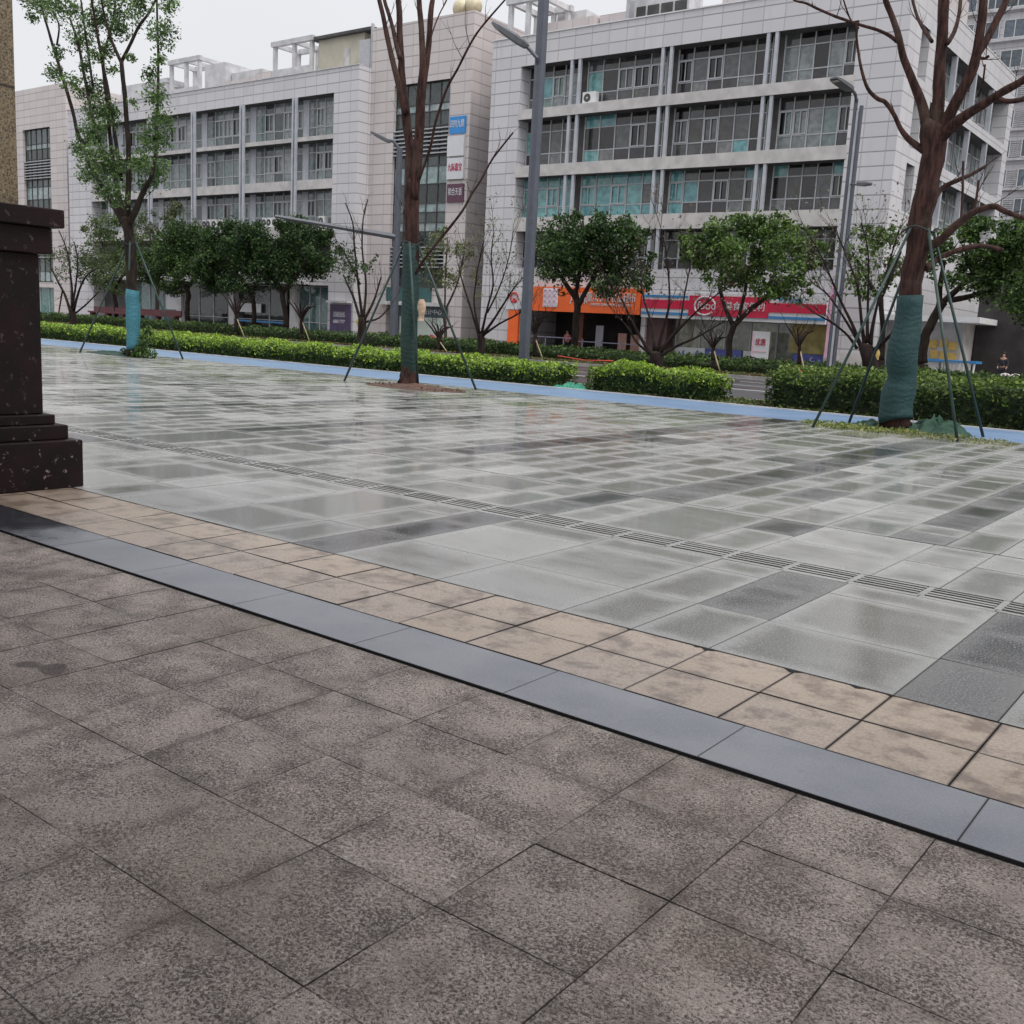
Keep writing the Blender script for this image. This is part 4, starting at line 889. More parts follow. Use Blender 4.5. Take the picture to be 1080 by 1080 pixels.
def cloth(name,px,py,rx,ry,h,mat,label,seed):
    c=gnd(px,py); m=MB(); n,k=96,30
    for i in range(k+1):
        f=i/k
        for j in range(n):
            a=2*math.pi*j/n; ww=1+.3*noise.noise(Vector((math.cos(a)*1.5+seed,math.sin(a)*1.5,0)))
            x=c.x+rx*f*math.cos(a)*ww; y=c.y+ry*f*math.sin(a)*ww
            fold=abs(math.sin(6*noise.noise(Vector((x*1.6+seed,y*1.6,.4)))+x*6)); z=h*(1-f**2)*(.3+.55*fold+.25*abs(noise.noise(Vector((x*7,y*7,seed)))) +.2*math.sin(14*noise.noise(Vector((x*3,y*3,seed+2)))))+.015
            m.v.append((x,y,z))
    for i in range(k):
        for j in range(n): m.f.append((i*n+j,(i+1)*n+j,(i+1)*n+(j+1)%n,i*n+(j+1)%n)); m.c.append((1,1,1)); m.uv.append(None)
    o=m.build(name,MT[mat],None,True,origin=tuple(c)); tag(o,label,'netting'); return o
MT['tarp']=netmat('green_tarp',(.006,.045,.024),(.012,.085,.045)); MT['tarp_teal']=simple('teal_net',(.02,.22,.14),.6,.3,9)
cloth('green_netting',985,457,.75,.55,.30,'tarp','crumpled green netting heaped right of the large bare tree',3)
cloth('green_netting',921,452,.55,.3,.16,'tarp','small fold of green netting left of the large bare tree trunk',8)
cloth('green_netting',122,374,1.3,.45,.10,'tarp','flat green netting at the foot of the young leafy tree',5)
cloth('green_netting',604,410,.75,.35,.14,'tarp_teal','bright green net bundle in the gap between two hedges',6)
sh=thing('small_shrub','small leafy shrub growing at the foot of the blue wrapped tree','shrub',gnd(150,373))
crown('foliage',[(149,367,6),(152,358,6),(155,350,5),(150,372,7),(158,372,6),(143,374,5),(133,370,4)],YL,sh,420,.10,[(.07,.14,.03),(.12,.20,.05),(.04,.08,.02)],thr=-.3,fr=3,dyr=.15)
# stakes leaning on the trunks
def stake(p0,p1,Y0,Y1,label,r=.028,mat='stake',name='support_stake',grp='stakes propping the plaza trees'):
    a=gnd(*p0); b=at(p1[0],p1[1],Y1); m=MB(); m.tube([a,a.lerp(b,.5),b],[r,r,r*.95],8); o=m.build(name,MT[mat],None,True,origin=tuple(a))
    return tag(o,label,'stake',grp)
stake((84,372),(135,258),0,YL-.1,'stake leaning right onto the young leafy tree, leftmost of its three')
stake((134,375),(137,255),0,YL-.25,'nearly upright pale stake in front of the blue wrapped trunk')
stake((193,379),(143,255),0,YL,'stake leaning left onto the young leafy tree, right of its blue wrap')
stake((363,402),(427,255),0,YM-.05,'stake leaning right onto the slender bare tree, left of its trunk')
stake((441,409),(432,255),0,YM-.25,'pale upright stake in front of the slender tree trunk')
stake((502,411),(441,258),0,YM,'stake leaning left onto the slender bare tree, right of its trunk')
stake((857,451),(963,236),0,YR-.15,'long stake leaning right onto the large bare tree, leftmost of its four')
stake((895,447),(968,250),0,YR+.15,'stake leaning right behind the leftmost one at the large bare tree')
stake((1010,466),(979,241),0,YR-.2,'pale stake just right of the large bare tree trunk')
stake((1037,461),(985,246),0,YR+.1,'rightmost stake leaning left onto the large bare tree')
def strap(px,py,Y,r,label):
    c=at(px,py,Y); m=MB(); m.tube([c+Vector((r*math.cos(a),r*math.sin(a),.05*math.sin(3*a))) for a in np.linspace(0,6.3,17)],.018,6); tag(m.build('tie_rope',MT['strap'],None,True,origin=tuple(c)),label,'rope')
strap(970,243,YR,.31,'dark rope tying stakes to the large bare tree'); strap(434,257,YM,.25,'dark rope tying stakes to the slender bare tree'); strap(136,257,YL,.24,'dark rope tying stakes to the young leafy tree')
def bag(px,py,Y,w_,h,label,mat='bag'):
    c=at(px,py,Y); m=MB(); k=8
    for i in range(k+1):
        f=i/k; rr_=w_*(.25+.75*math.sin(min(1,f*1.25+.15)*math.pi*.8))
        for j in range(10):
            a=2*math.pi*j/10; q=1+.3*noise.noise(Vector((math.cos(a)*2,f*3,px))); m.v.append((c.x+rr_*math.cos(a)*q,c.y+rr_*.6*math.sin(a)*q,c.z+h/2-h*f))
    for i in range(k):
        for j in range(10): m.f.append((i*10+j,(i+1)*10+j,(i+1)*10+(j+1)%10,i*10+(j+1)%10)); m.c.append((1,1,1)); m.uv.append(None)
    m.f.append(tuple(k*10+j for j in range(10))); m.c.append((1,1,1)); m.uv.append(None)
    tag(m.build('cloth_bag',MT[mat],None,True,origin=tuple(c)),label,'bag')
bag(444.5,327,YM-.15,.12,.5,'beige cloth bag hanging on the wrapped trunk of the slender tree')
bag(379,341,25.1,.13,.35,'yellowish bag hanging low on the leafy multi stem shrub tree','yellow_paper'); bag(923,378,25.0,.1,.45,'yellow bag tied to the low forked tree behind the right hedge','yellow_paper')
# ------------------------------------------------------------------ clipped hedges
def hedge(name,label,x0,x1,y0,y1,h0,h1,dens,cols_top,cols_side,size,grp=None,cat='hedge',wob=.15,core=True):
    o=thing(name,label,cat,((x0+x1)/2,(y0+y1)/2,0),grp)
    hh=lambda x,y:(h0+(h1-h0)*(x-x0)/(x1-x0))*(1+wob*1.6*noise.noise(Vector((x*.9,y*.9,0)))+wob*noise.noise(Vector((x*3,y*3,5))))
    yf=lambda x:.16*noise.noise(Vector((x*1.3,2,0)))+.08*noise.noise(Vector((x*4,7,0)))
    P=[];C=[]
    nt=int(dens*(x1-x0)*(y1-y0)); 
    for _ in range(nt):
        x=random.uniform(x0,x1); y=random.uniform(y0,y1); z=hh(x,y)
        e=min(x-x0,x1-x,y-y0,y1-y); z-= .30*max(0,1-e/.40)**2
        P.append((x,y,z-abs(random.gauss(0,.07))+.05)); C.append(random.choice(cols_top))
    for (L_,f) in ((x1-x0,lambda:(random.uniform(x0,x1),y0,0)),(y1-y0,lambda:(x0,random.uniform(y0,y1),1)),(y1-y0,lambda:(x1,random.uniform(y0,y1),2)),(x1-x0,lambda:(random.uniform(x0,x1),y1,3))):
        n=int(dens*L_*max(h0,h1)*(1 if f()[2]<3 else .4))
        for _ in range(n):
            x,y,s=f(); z=random.random()**.8*hh(x,y); j=abs(random.gauss(0,.10)); wv=yf(x+y)
            if s==0: y=y+j+wv
            elif s==3: y=y-j-wv
            elif s==1: x=x+j+wv
            else: x=x-j-wv
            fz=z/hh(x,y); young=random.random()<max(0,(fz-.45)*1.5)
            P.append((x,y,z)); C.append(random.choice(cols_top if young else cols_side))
    C=np.array(C)*(1+.35*(RS.rand(len(C),1)*2-1)); leafmesh('foliage',P,size,np.clip(C,0,1),o,.7,aspect=.5)
    m=MB(); n=int((x1-x0)/.4)+1
    xs=np.linspace(x0+.16,x1-.16,n)
    prof=lambda x:[(y0+.17,0),(y0+.16,hh(x,y0)*.55),(y0+.25,hh(x,y0)-.17),((y0+y1)/2,hh(x,(y0+y1)/2)-.14),(y1-.25,hh(x,y1)-.17),(y1-.16,0)]
    for x in xs:
        for (y,z) in prof(x): m.v.append((x,y,z))
    for i in range(n-1):
        for j in range(5): a=i*6+j; m.f.append((a,a+6,a+7,a+1)); m.c.append((1,1,1)); m.uv.append(None)
    m.f+=[(5,4,3,2,1,0),tuple((n-1)*6+j for j in range(6))]; m.c+=[(1,1,1)]*2; m.uv+=[None]*2
    m.build('branch_mass',MT['hedgecore'],o); return o
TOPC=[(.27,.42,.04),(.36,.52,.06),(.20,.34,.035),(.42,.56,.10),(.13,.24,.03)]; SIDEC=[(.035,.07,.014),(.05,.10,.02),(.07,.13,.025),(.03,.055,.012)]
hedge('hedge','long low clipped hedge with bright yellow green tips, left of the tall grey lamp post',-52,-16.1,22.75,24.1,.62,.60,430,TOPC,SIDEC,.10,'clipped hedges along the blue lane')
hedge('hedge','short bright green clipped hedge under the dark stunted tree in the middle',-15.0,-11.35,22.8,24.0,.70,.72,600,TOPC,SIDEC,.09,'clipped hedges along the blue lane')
hedge('hedge','taller clipped hedge with shade-darkened leaves behind the large bare tree at the right',-10.0,7,22.9,24.5,.90,1.0,420,[(.10,.17,.03),(.15,.23,.045),(.06,.11,.02),(.20,.28,.055)],[(.02,.04,.010),(.035,.06,.014),(.05,.09,.02)],.10,'clipped hedges along the blue lane')  # leaf colours darkened to carry the shadow on this hedge
DC=[(.05,.10,.025),(.08,.14,.035),(.04,.08,.02),(.11,.17,.04)]
hedge('hedge','dark clipped hedge in front of the shops across the road, right of the lamp arm',-34,6,44.3,45.6,.62,.62,110,DC,SIDEC,.16,'hedges across the road')
hedge('hedge','dark clipped hedge across the road at the left, behind the red brown bed',-100,-35.5,43.9,45.0,.72,.72,90,DC,SIDEC,.17,'hedges across the road')
hedge('hedge','low second row of clipped hedge behind the front one, under the shop signs',-46,4,45.9,46.5,.78,.78,120,DC,SIDEC,.16,'hedges across the road')
n=26000; X_=RS.uniform(-50,8,n); Y_=RS.uniform(22.75,25.1,n); gp=leafmesh('ground_cover',np.stack([X_,Y_,.01+.06*RS.rand(n)],1),.09,palette(n,[(.08,.13,.03),(.14,.19,.05),(.10,.09,.04)]),None,.8); gp['kind']='stuff'
n=22000; X_=RS.uniform(-95,6,n); Y_=RS.uniform(42.8,44.3,n); kp=np.array([noise.noise(Vector((a*.25,b*.4,0)))>-.12 for a,b in zip(X_,Y_)]); P_=np.stack([X_,Y_,.01+.08*RS.rand(n)],1)[kp]; gp=leafmesh('ground_cover',P_,.16,palette(len(P_),[(.12,.15,.045),(.16,.18,.07),(.18,.07,.04),(.09,.12,.03)]),None,.8); gp['kind']='stuff'
# ------------------------------------------------------------------ street trees across the road and small bare ones
LS=.9
def tree(name,label,base,Y,trunks,lobes,dens,size,cols,bark='bark_dark',wts=None,thr=-.1,fr=.9,dyr=1.2,grp=None,tw=None,tips_leaf=0,flat=.75):
    b=at(base[0],base[1],Y); o=thing(name,label,'tree',(b.x,Y,0),grp)
    m=MB(); ends=[]
    for k,pts in enumerate(trunks):
        pts=[(q[0],q[1],q[2]*(1 if k==0 or Y>40 else .62)) for q in pts]
        if Y<40 and k==0: pts=[(q[0],q[1],q[2]*.85) for q in pts]
        if k==0: g0=at(pts[0][0],pts[0][1],Y)
        P=limb(m,pts,Y,random.uniform(-.6,.6) if k else 0,8); ends.append(P)
    # root the trunk in the ground
    P0=ends[0][0]; r0=trunks[0][0][2]*mpp(trunks[0][0][0],trunks[0][0][1],Y)
    if P0.z>.02: m.tube([(P0.x,P0.y,0),(P0.x,P0.y,P0.z*.5),P0],[r0*1.25,r0*1.05,r0],8)
    tips=[]
    if tw:
        rr=random.Random(int(base[0]))
        for P in ends[1:]:
            for k in range(tw[0]):
                i=rr.randint(len(P)//3,len(P)-1); d=(P[min(i+1,len(P)-1)]-P[max(i-1,0)]).normalized()+Vector((rr.uniform(-.8,.8),rr.uniform(-.8,.8),rr.uniform(-.1,.5)))
                twigs(m,P[i],d,tw[1]*rr.uniform(.6,1.3),tw[2],tw[3],rr,tips)
            tips.append(P[-1])
    m.build('trunk' ,MT[bark],o,True)
    ex=[]
    if tips_leaf:
        rr=random.Random(3)
        for q in tips:
            for k in range(tips_leaf): ex.append((q.x+rr.gauss(0,.09),q.y+rr.gauss(0,.09),q.z+rr.gauss(0,.09)))
    if lobes or ex: 
        if lobes: crown('crown',lobes,Y,o,dens,size,cols,wts,thr,fr,dyr,.5,flat,ex)
        else: leafmesh('crown',ex,size,palette(len(ex),cols),o,.3)
    return o
EV=[(.024,.052,.016),(.042,.088,.024),(.07,.135,.035),(.017,.034,.011)]
EVB=[(.07,.13,.03),(.11,.19,.045),(.17,.27,.06),(.045,.085,.022)]
OL=[(.09,.12,.05),(.13,.16,.075),(.06,.085,.035)]
G1='evergreen street trees across the road'
tree('evergreen_tree','dark round evergreen in front of the orange shop sign',(607,374),47.3,
 [[(606,378,4.5),(607,350,4),(609,325,4),(606,305,3.5)],[(609,325,3),(622,300,2.5),(640,275,2)],[(607,315,3),(592,292,2.5),(580,270,2)],[(607,310,2.5),(612,285,2),(615,260,1.6)]],
 [(582,252,18),(600,244,17),(622,240,17),(645,240,17),(662,250,16),(673,268,13),(571,268,13),(590,275,20),(615,275,22),(640,280,20),(662,285,18),(678,300,9),(600,300,11),(640,303,12),(576,290,9),(655,262,16),(628,258,20)],183,.185,EV+[(.06,.12,.03)],grp=G1,thr=-0.07)
tree('evergreen_tree','fresh green evergreen with forked trunk in front of the striped store sign',(770,376),47.3,
 [[(768,380,4),(770,355,3.8),(774,342,3.8)],[(774,343,3.2),(790,328,2.8),(806,315,2.4),(820,300,2)],[(773,343,3),(764,322,2.4),(758,300,2)],[(778,338,2.4),(785,310,2),(790,280,1.6)]],
 [(738,254,14),(755,247,14),(775,243,14),(796,240,14),(818,240,14),(838,250,15),(853,268,14),(733,268,11),(752,272,17),(775,266,18),(800,266,20),(825,272,20),(845,290,15),(858,285,8),(785,292,17),(810,300,15),(762,292,13),(828,310,11),(845,312,9),(726,262,7)],183,.185,EVB,grp=G1,thr=-0.07)
tree('evergreen_tree','mid green evergreen behind the forked bare tree, left of the wrapped trunk',(930,375),48.2,
 [[(930,380,3.5),(931,345,3),(928,310,3)],[(928,315,2.4),(912,290,2),(903,270,1.5)],[(929,315,2.2),(942,285,2),(950,265,1.5)]],
 [(895,266,13),(910,252,14),(928,258,14),(946,252,13),(903,288,14),(928,288,15),(950,285,14),(893,304,9),(915,310,9)],129,.185,EVB,grp=G1,thr=0.08)
tree('evergreen_tree','wide dark evergreen with a leaning trunk at the right edge',(975,378),47.6,
 [[(973,384,6),(975,360,5.5),(982,340,5.5),(996,318,5)],[(994,320,4),(1015,300,3.2),(1035,280,2.5)],[(990,325,3.5),(992,300,3),(996,275,2)],[(1000,318,3.5),(1025,312,3),(1050,305,2.4)]],
 [(988,262,14),(1005,252,15),(1025,246,15),(1046,250,15),(1068,250,16),(1092,250,18),(997,282,14),(1025,275,18),(1052,275,18),(1080,280,20),(1105,290,22),(1045,300,17),(1072,310,19),(1095,325,20),(1010,298,11),(1060,325,10)],173,.185,EV+EVB,grp=G1,thr=-0.05)
tree('evergreen_tree','round dark evergreen rising before the grey block, right of the two at the left',(300,345),47.3,
 [[(302,345,3),(300,325,3),(297,305,3)],[(298,310,2.4),(285,290,2),(278,275,1.5)],[(298,308,2.4),(315,288,2),(325,270,1.5)]],
 [(264,272,13),(276,285,12),(272,250,12),(310,240,12),(335,246,11),(345,262,11),(283,262,15),(300,256,16),(320,254,16),(338,262,13),(290,282,17),(312,280,18),(332,282,13),(300,296,10),(345,275,6)],195,.185,EV,grp=G1,thr=-0.12)
tree('evergreen_tree','wide dark evergreen with twin trunks before the teal glass shops',(245,340),47.3,
 [[(268,342,2.8),(268,325,2.6),(265,305,2.6)],[(266,310,2.2),(252,292,2),(240,275,1.5)],[(266,308,2.2),(275,290,2),(280,270,1.5)]],
 [(220,280,12),(222,296,9),(226,252,12),(245,243,12),(262,246,11),(228,300,9),(232,268,15),(248,258,15),(264,258,15),(225,285,13),(245,282,17),(265,282,16),(240,300,10),(258,298,10)],195,.185,EV,grp=G1,thr=-0.12)
tree('evergreen_tree','dark evergreen with curved trunk right of the blue wrapped tree',(198,335),47.3,
 [[(198,337,3),(197,322,2.6),(199,312,2.6),(196,300,2.6)],[(197,305,2),(185,290,1.8),(176,275,1.4)],[(197,305,2),(208,288,1.8),(213,272,1.4)]],
 [(150,272,10),(157,288,11),(185,248,12),(205,250,12),(165,278,11),(220,268,10),(178,268,14),(195,262,13),(211,266,13),(172,286,14),(192,284,15),(212,285,12),(183,302,10)],195,.185,EV+EVB[:2],grp=G1,thr=-0.07)
tree('evergreen_tree','pale olive tree with airy top before the grey block, above the dark evergreens',(165,335),50.,
 [[(166,335,2.5),(166,310,2.2),(168,285,2)],[(168,288,1.6),(160,262,1.3),(158,240,1)],[(168,285,1.6),(182,258,1.3),(188,235,1)]],
 [(150,240,10),(182,222,9),(160,236,12),(175,230,11),(192,234,11),(152,252,12),(170,250,13),(190,250,12),(205,246,8)],141,.185,OL,bark='bark_grey',grp=G1,thr=0.11)
tree('evergreen_tree','olive green tree directly behind the blue wrapped tree',(122,338),47.3,
 [[(123,338,2.6),(122,320,2.4),(119,305,2.2)],[(119,308,1.8),(108,288,1.5),(106,262,1.2)],[(120,306,1.8),(132,285,1.5),(138,262,1.2)]],
 [(105,240,12),(122,236,13),(110,258,14),(130,258,14),(100,275,12),(118,280,16),(137,280,13),(125,298,12),(108,296,9)],151,.185,OL+EVB[:2],grp=G1,thr=0.05)
tree('evergreen_tree','airy pale green tree before the stair tower, between wrapped trunk and lamp post',(468,372),47.5,
 [[(470,372,2),(470,350,1.8),(468,330,1.6)],[(468,332,1.4),(458,300,1.1),(452,270,.8)],[(468,330,1.4),(482,300,1.1),(490,265,.8)],[(469,330,1.2),(470,290,1),(472,250,.7)]],
 [(450,275,12),(468,258,14),(485,268,13),(455,296,11),(476,290,13),(493,288,10),(500,305,9),(462,245,7)],69,.185,[(.16,.19,.09),(.20,.22,.12),(.10,.13,.05)],bark='bark_grey',grp=G1,thr=.0,tw=(4,1.2,.02,1))
G2='bare multi stemmed trees behind the near hedges'
tree('bare_tree','dark stunted multi stem tree above the short middle hedge',(692,395),25.0,
 [[(692,397,9.5),(692,385,9),(692,372,9.5)],[(686,374,4),(672,350,2.6),(660,325,2),(650,306,1.5),(640,292,1)],[(690,370,4),(688,345,2.5),(680,320,2),(675,300,1.3),(660,285,1)],[(693,370,4.5),(700,345,2.6),(706,320,2.2),(705,290,1.6),(702,262,1.2),(697,240,.9)],
  [(696,372,4),(712,352,3),(728,335,2),(742,322,1.6),(760,308,1.2),(775,298,.9)],[(696,376,3.6),(712,366,2.8),(730,358,2),(745,350,1.4),(762,340,1)],[(688,374,3),(672,362,2.2),(662,345,1.6),(652,335,1)],[(695,370,3.5),(715,345,2),(722,310,1.6),(728,280,1.2)]],
 None,0,.085,[(.12,.13,.07),(.18,.17,.11),(.20,.12,.10)],'bark_thin',grp=G2,tw=(8,.8,.010,2),tips_leaf=1)
tree('bare_tree','low bare forked tree with fanned twigs between right hedge and wrapped trunk',(918,388),25.0,
 [[(918,392,11),(918,378,11),(914,364,10)],[(908,366,4.5),(900,345,3),(888,320,2.4),(877,295,2),(865,268,1.5),(852,246,1)],[(912,364,4.5),(908,335,3),(904,300,2.4),(893,270,1.8),(880,240,1.2)],[(918,364,5),(922,335,3),(930,305,2.2),(940,270,1.7),(948,242,1.1)],
  [(922,370,5),(935,358,3.6),(943,348,3),(948,325,2.2),(955,300,1.6),(960,275,1)],[(904,368,3.5),(895,355,2.4),(880,342,2),(868,335,1.5),(855,328,1)],[(915,362,4),(915,330,2.5),(916,295,2),(915,262,1.4),(908,235,1)],[(906,362,3.2),(890,335,2.2),(872,310,1.7),(856,298,1.1)]],
 None,0,.085,[(.12,.13,.07),(.16,.14,.10)],'bark_thin',grp=G2,tw=(8,.8,.010,2),tips_leaf=1)
tree('bare_tree','thin bare multi stem tree with sparse small leaves, left of the tall lamp post',(508,381),25.0,
 [[(508,383,5.5),(508,365,5),(507,352,5)],[(505,354,3),(498,330,2),(490,305,1.6),(484,285,1.1)],[(508,352,3),(514,325,2),(520,300,1.6),(518,270,1.2),(521,245,.9)],[(510,352,3.2),(522,335,2.2),(533,318,1.8),(545,300,1.3),(560,285,.9)],[(509,354,3),(526,342,2),(545,332,1.5),(558,322,1)],[(506,352,2.5),(500,320,1.6),(503,290,1.2),(508,262,.9)],[(514,330,1.8),(528,300,1.3),(537,270,1),(541,245,.8)]],
 None,0,.075,[(.14,.16,.07),(.18,.20,.10)],'bark_thin',grp=G2,tw=(7,.8,.009,2),tips_leaf=2)
tree('bare_tree','leafy topped multi stem tree left of the lamp mast with a bag',(382,362),25.0,
 [[(382,366,6.5),(382,350,6),(382,335,5.5)],[(380,338,3),(372,312,2.2),(362,290,1.6)],[(382,336,3),(378,300,2.2),(374,262,1.8),(372,235,1.4),(364,214,.9)],[(383,336,3),(386,300,2),(382,262,1.6),(383,232,1.3),(388,210,.9)],[(384,338,3),(395,315,2),(402,292,1.5)],[(380,300,1.8),(366,272,1.3),(360,262,1)],[(384,340,2.4),(400,335,1.7),(412,322,1.2)]],
 [(362,270,12),(376,275,13),(352,278,8),(390,284,8),(368,290,9),(395,272,6)],190,.11,[(.04,.07,.025),(.06,.10,.035)],'bark_dark',grp=G2,thr=0,fr=2,tw=(4,.7,.010,1),dyr=.3)
tree('bare_tree','reddish multi stem tree with thin foliage beside the dark column',(78,343),25.0,
 [[(78,346,5),(77,335,4.5),(76,325,4.5)],[(74,328,3),(68,310,2.2),(60,295,1.8),(54,282,1.2)],[(76,326,3),(76,305,2),(74,285,1.6),(70,262,1.2),(62,243,.9)],[(78,326,3),(84,305,2),(92,290,1.5),(104,282,1)],[(76,324,2.5),(80,300,1.8),(82,275,1.4),(78,255,1)],[(80,330,2),(92,320,1.5),(104,308,1)],[(66,306,1.6),(62,330,1.3)]],
 [(60,272,11),(75,268,12),(90,272,12),(105,276,11),(66,288,10),(84,288,11),(100,290,10),(118,282,7)],210,.10,[(.06,.09,.03),(.10,.13,.05),(.04,.06,.022)],'bark_thin',grp=G2,thr=.0,fr=2,tw=(4,.6,.010,1),dyr=.35)
G3='staked saplings across the road'
for (x,y,h,lab) in ((249,350,46,'first from the left, before the dark evergreens'),(318,352,40,'below the rightmost dark evergreen at the left'),(463,372,38,'before the shop with the red hills poster'),(564,376,60,'just right of the tall grey lamp post'),(752,380,34,'before the convenience store, left of the forked evergreen'),(843,384,48,'before the convenience store at its right end')):
    tree('bare_sapling','small bare sapling, '+lab,(x,y),43.9,[[(x,y,2.4),(x,y-h*.25,2.2),(x+.5,y-h*.4,2)]]+[[(x,y-h*.38,1.4),(x+dx*.5,y-h*.65,1),(x+dx,y-h*(.85+.15*math.cos(dx)),.6)] for dx in (-14,-8,-2,4,9,15)],None,0,.1,OL,'bark_thin',grp=G3,tw=(3,.6,.014,1),tips_leaf=0)
    a=at(x+9,y,43.7); b=at(x+1,y-h*.3,43.9); m=MB(); m.tube([(a.x,a.y,0),b],.035,6); tag(m.build('bamboo_prop',MT['bamboo'],None,True,origin=(a.x,a.y,0)),'pale bamboo prop leaning on the sapling '+lab.split(',')[0],'stake','bamboo props')
# ------------------------------------------------------------------ lamp posts
def ppt(x,y,Y): return at(x,y,Y)
def lamphead(par,a,b,w_,name='lamp_head'):
    a=Vector(a);b=Vector(b); d=(b-a).normalized(); s=d.cross(Vector((0,0,1))).normalized(); u=s.cross(d); m=MB()
    L_=(b-a).length; sec=[(0,.35,.5),(.12,.8,.9),(.35,1,1),(.8,1,.75),(.97,.85,.5),(1,.7,.35)]
    for f,ws,hs in sec:
        c=a+d*L_*f
        for (p,q) in ((-1,-.5),(-1,.2),(-.7,.5),(.7,.5),(1,.2),(1,-.5)): m.v.append(tuple(c+s*(w_*.5*ws*p)+u*(.2*hs*q)))
    for i in range(5):
        for j in range(6): m.f.append((i*6+j,i*6+(j+1)%6,(i+1)*6+(j+1)%6,(i+1)*6+j)); m.c.append((1,1,1)); m.uv.append(None)
    m.f+=[(5,4,3,2,1,0),(30,31,32,33,34,35)]; m.c+=[(1,1,1)]*2; m.uv+=[None]*2
    o=m.build(name,MT['lamp'],par)
    m=MB(); q=[]
    for f,p in ((.4,-.8),(.4,.8),(.92,.7),(.92,-.7)): q.append(tuple(a+d*L_*f+s*(w_*.5*p)-u*.075))
    m.quad(q); m.build('lens',MT['lens'],o); return o
YP=24.65; b=at(552.3,383,YP); post=thing('street_lamp','thick tall grey lamp post with one arm, in the hedge line nearest the plaza','street lamp',(b.x,YP,0),'street lamps')
top=at(580,-110,YP); r=.163
m=MB(); m.tube([(b.x,YP,0),(b.x+.0,YP,.02),(b.x,YP,6),(b.x,YP,13.2)],[r*1.02,r,r,r*.96],8); m.build('pole',MT['post'],post)
m=MB(); m.tube([(b.x,YP,0),(b.x,YP,.05)],.3,16); m.build('base_plate',MT['post'],post)
m=MB(); p1=at(567.5,76,YP); p2=at(566.5,61,YP-.25); p3=at(553,46,YP-.5); m.tube([p1,(p1+p2)/2+Vector((0,0,.05)),p2,p3],[.055,.06,.055,.05],8); m.build('arm',MT['post'],post)
lamphead(post,at(557,49,YP-.45),at(520,25,YP-.9),.5)
YQ=44.6; b=at(878,392,YQ); q0=at(906.5,104,YQ)
post=thing('street_lamp','slim grey double lamp post across the road at the right of the convenience store','street lamp',(q0.x,YQ,0),'street lamps')
for dx in (-.13,.13):
    m=MB(); m.tube([(q0.x+dx,YQ,0),(q0.x+dx,YQ,q0.z+ (0 if dx<0 else -.3))],.088,8); m.build('pole',MT['post'],post)
m=MB(); m.box(q0.x-.05,q0.x+.05,YQ-.05,YQ+.05,0,q0.z-.5); m.build('pole_web',MT['alu'],post)
m=MB(); m.tube([(q0.x-.1,YQ,q0.z-.15),at(902,99,YQ-.3),at(897,93,YQ-.6)],.07,6); m.build('arm',MT['post'],post)
lamphead(post,at(899,95,YQ-.5),at(879,82,YQ-1.6),.5)
p=at(902,194,YQ); m=MB(); m.tube([(q0.x,YQ,p.z),at(908,195,YQ-.6)],.04,6); m.build('arm',MT['post'],post); lamphead(post,at(904,194,YQ-.5),at(918,193.5,YQ-1.0),.3)
YT=44.6; q0=at(421.5,156,YT)
post=thing('street_lamp','grey lamp mast across the road with a long horizontal arm over the carriageway','street lamp',(q0.x,YT,0),'street lamps')
m=MB(); m.tube([(q0.x,YT,0),(q0.x,YT,3),(q0.x,YT,7),(q0.x,YT,q0.z)],[.26,.24,.2,.17],10); m.build('pole',MT['post'],post)
d=ray(290,228); t_=(7.0-EYE)/d[2]; e=Vector((d[0]*t_,d[1]*t_,7.0)); s_=at(417,250,YT)
m=MB(); m.tube([(q0.x,YT,s_.z),e.lerp(Vector((q0.x,YT,s_.z)),.5),e],[.17,.13,.09],8); m.build('gantry_arm',MT['post'],post)
m=MB(); m.tube([(q0.x,YT,q0.z-.1),at(415,149,YT-.3),at(408,147,YT-.5)],[.1,.09,.07],7); m.build('arm',MT['post'],post); lamphead(post,at(412,150,YT-.4),at(391,139,YT-1.2),.4)
# ------------------------------------------------------------------ small street things
def ac(x,y,z,w_,h,label,grp='air conditioner units on the office ledges'):
    o=thing('air_conditioner',label,'air conditioner',(x,y,z),grp); m=MB(); m.box(x-w_/2,x+w_/2,y-.17,y+.17,z,z+h); m.build('case',MT['white'],o)
    m=MB(); m.tube([(x-w_*.14,y-.18,z+h*.5),(x-w_*.14,y-.171,z+h*.5)],h*.36,16); f=m.build('fan_grille',MT['soffit'],o); 
    m=MB(); m.tube([(x-w_*.14,y-.2,z+h*.5),(x-w_*.14,y-.181,z+h*.5)],h*.1,8); m.build('fan_hub',MT['alu'],f)
p=at(617,115,52.98); ac(p.x+.1,53.35,14.99,.95,.68,'white air conditioner alone on the top ledge of the right grey block','air conditioner units on the office ledges')
for (x,lab) in ((213,'first of three, third bay of the left block'),(217,'second of three, third bay of the left block'),(223,'third of three, third bay of the left block'),(230,'left unit of the pair mid ledge, left block'),(236,'right unit of the pair mid ledge, left block'),(242,'lone unit near the middle column, left block'),(276,'first of the four under the curtained windows'),(281,'second of the four under the curtained windows'),(287,'third of the four under the curtained windows'),(292,'fourth of the four under the curtained windows'),(336,'lone unit at the right end of the left block')):
    p=at(x,235,53); ac(p.x,53.45,8.305,.62,.72,'small white air conditioner, '+lab)
a=at(96,333,46.9); b2=at(188,338,46.9)
bn=thing('planter_bench','long dark red bench on the far pavement behind the blue wrapped tree','bench',((a.x+b2.x)/2,46.9,0))
m=MB(); m.box(a.x,b2.x,46.6,47.2,1.0,1.12); m.build('seat',MT['redbrown_wood'],bn)
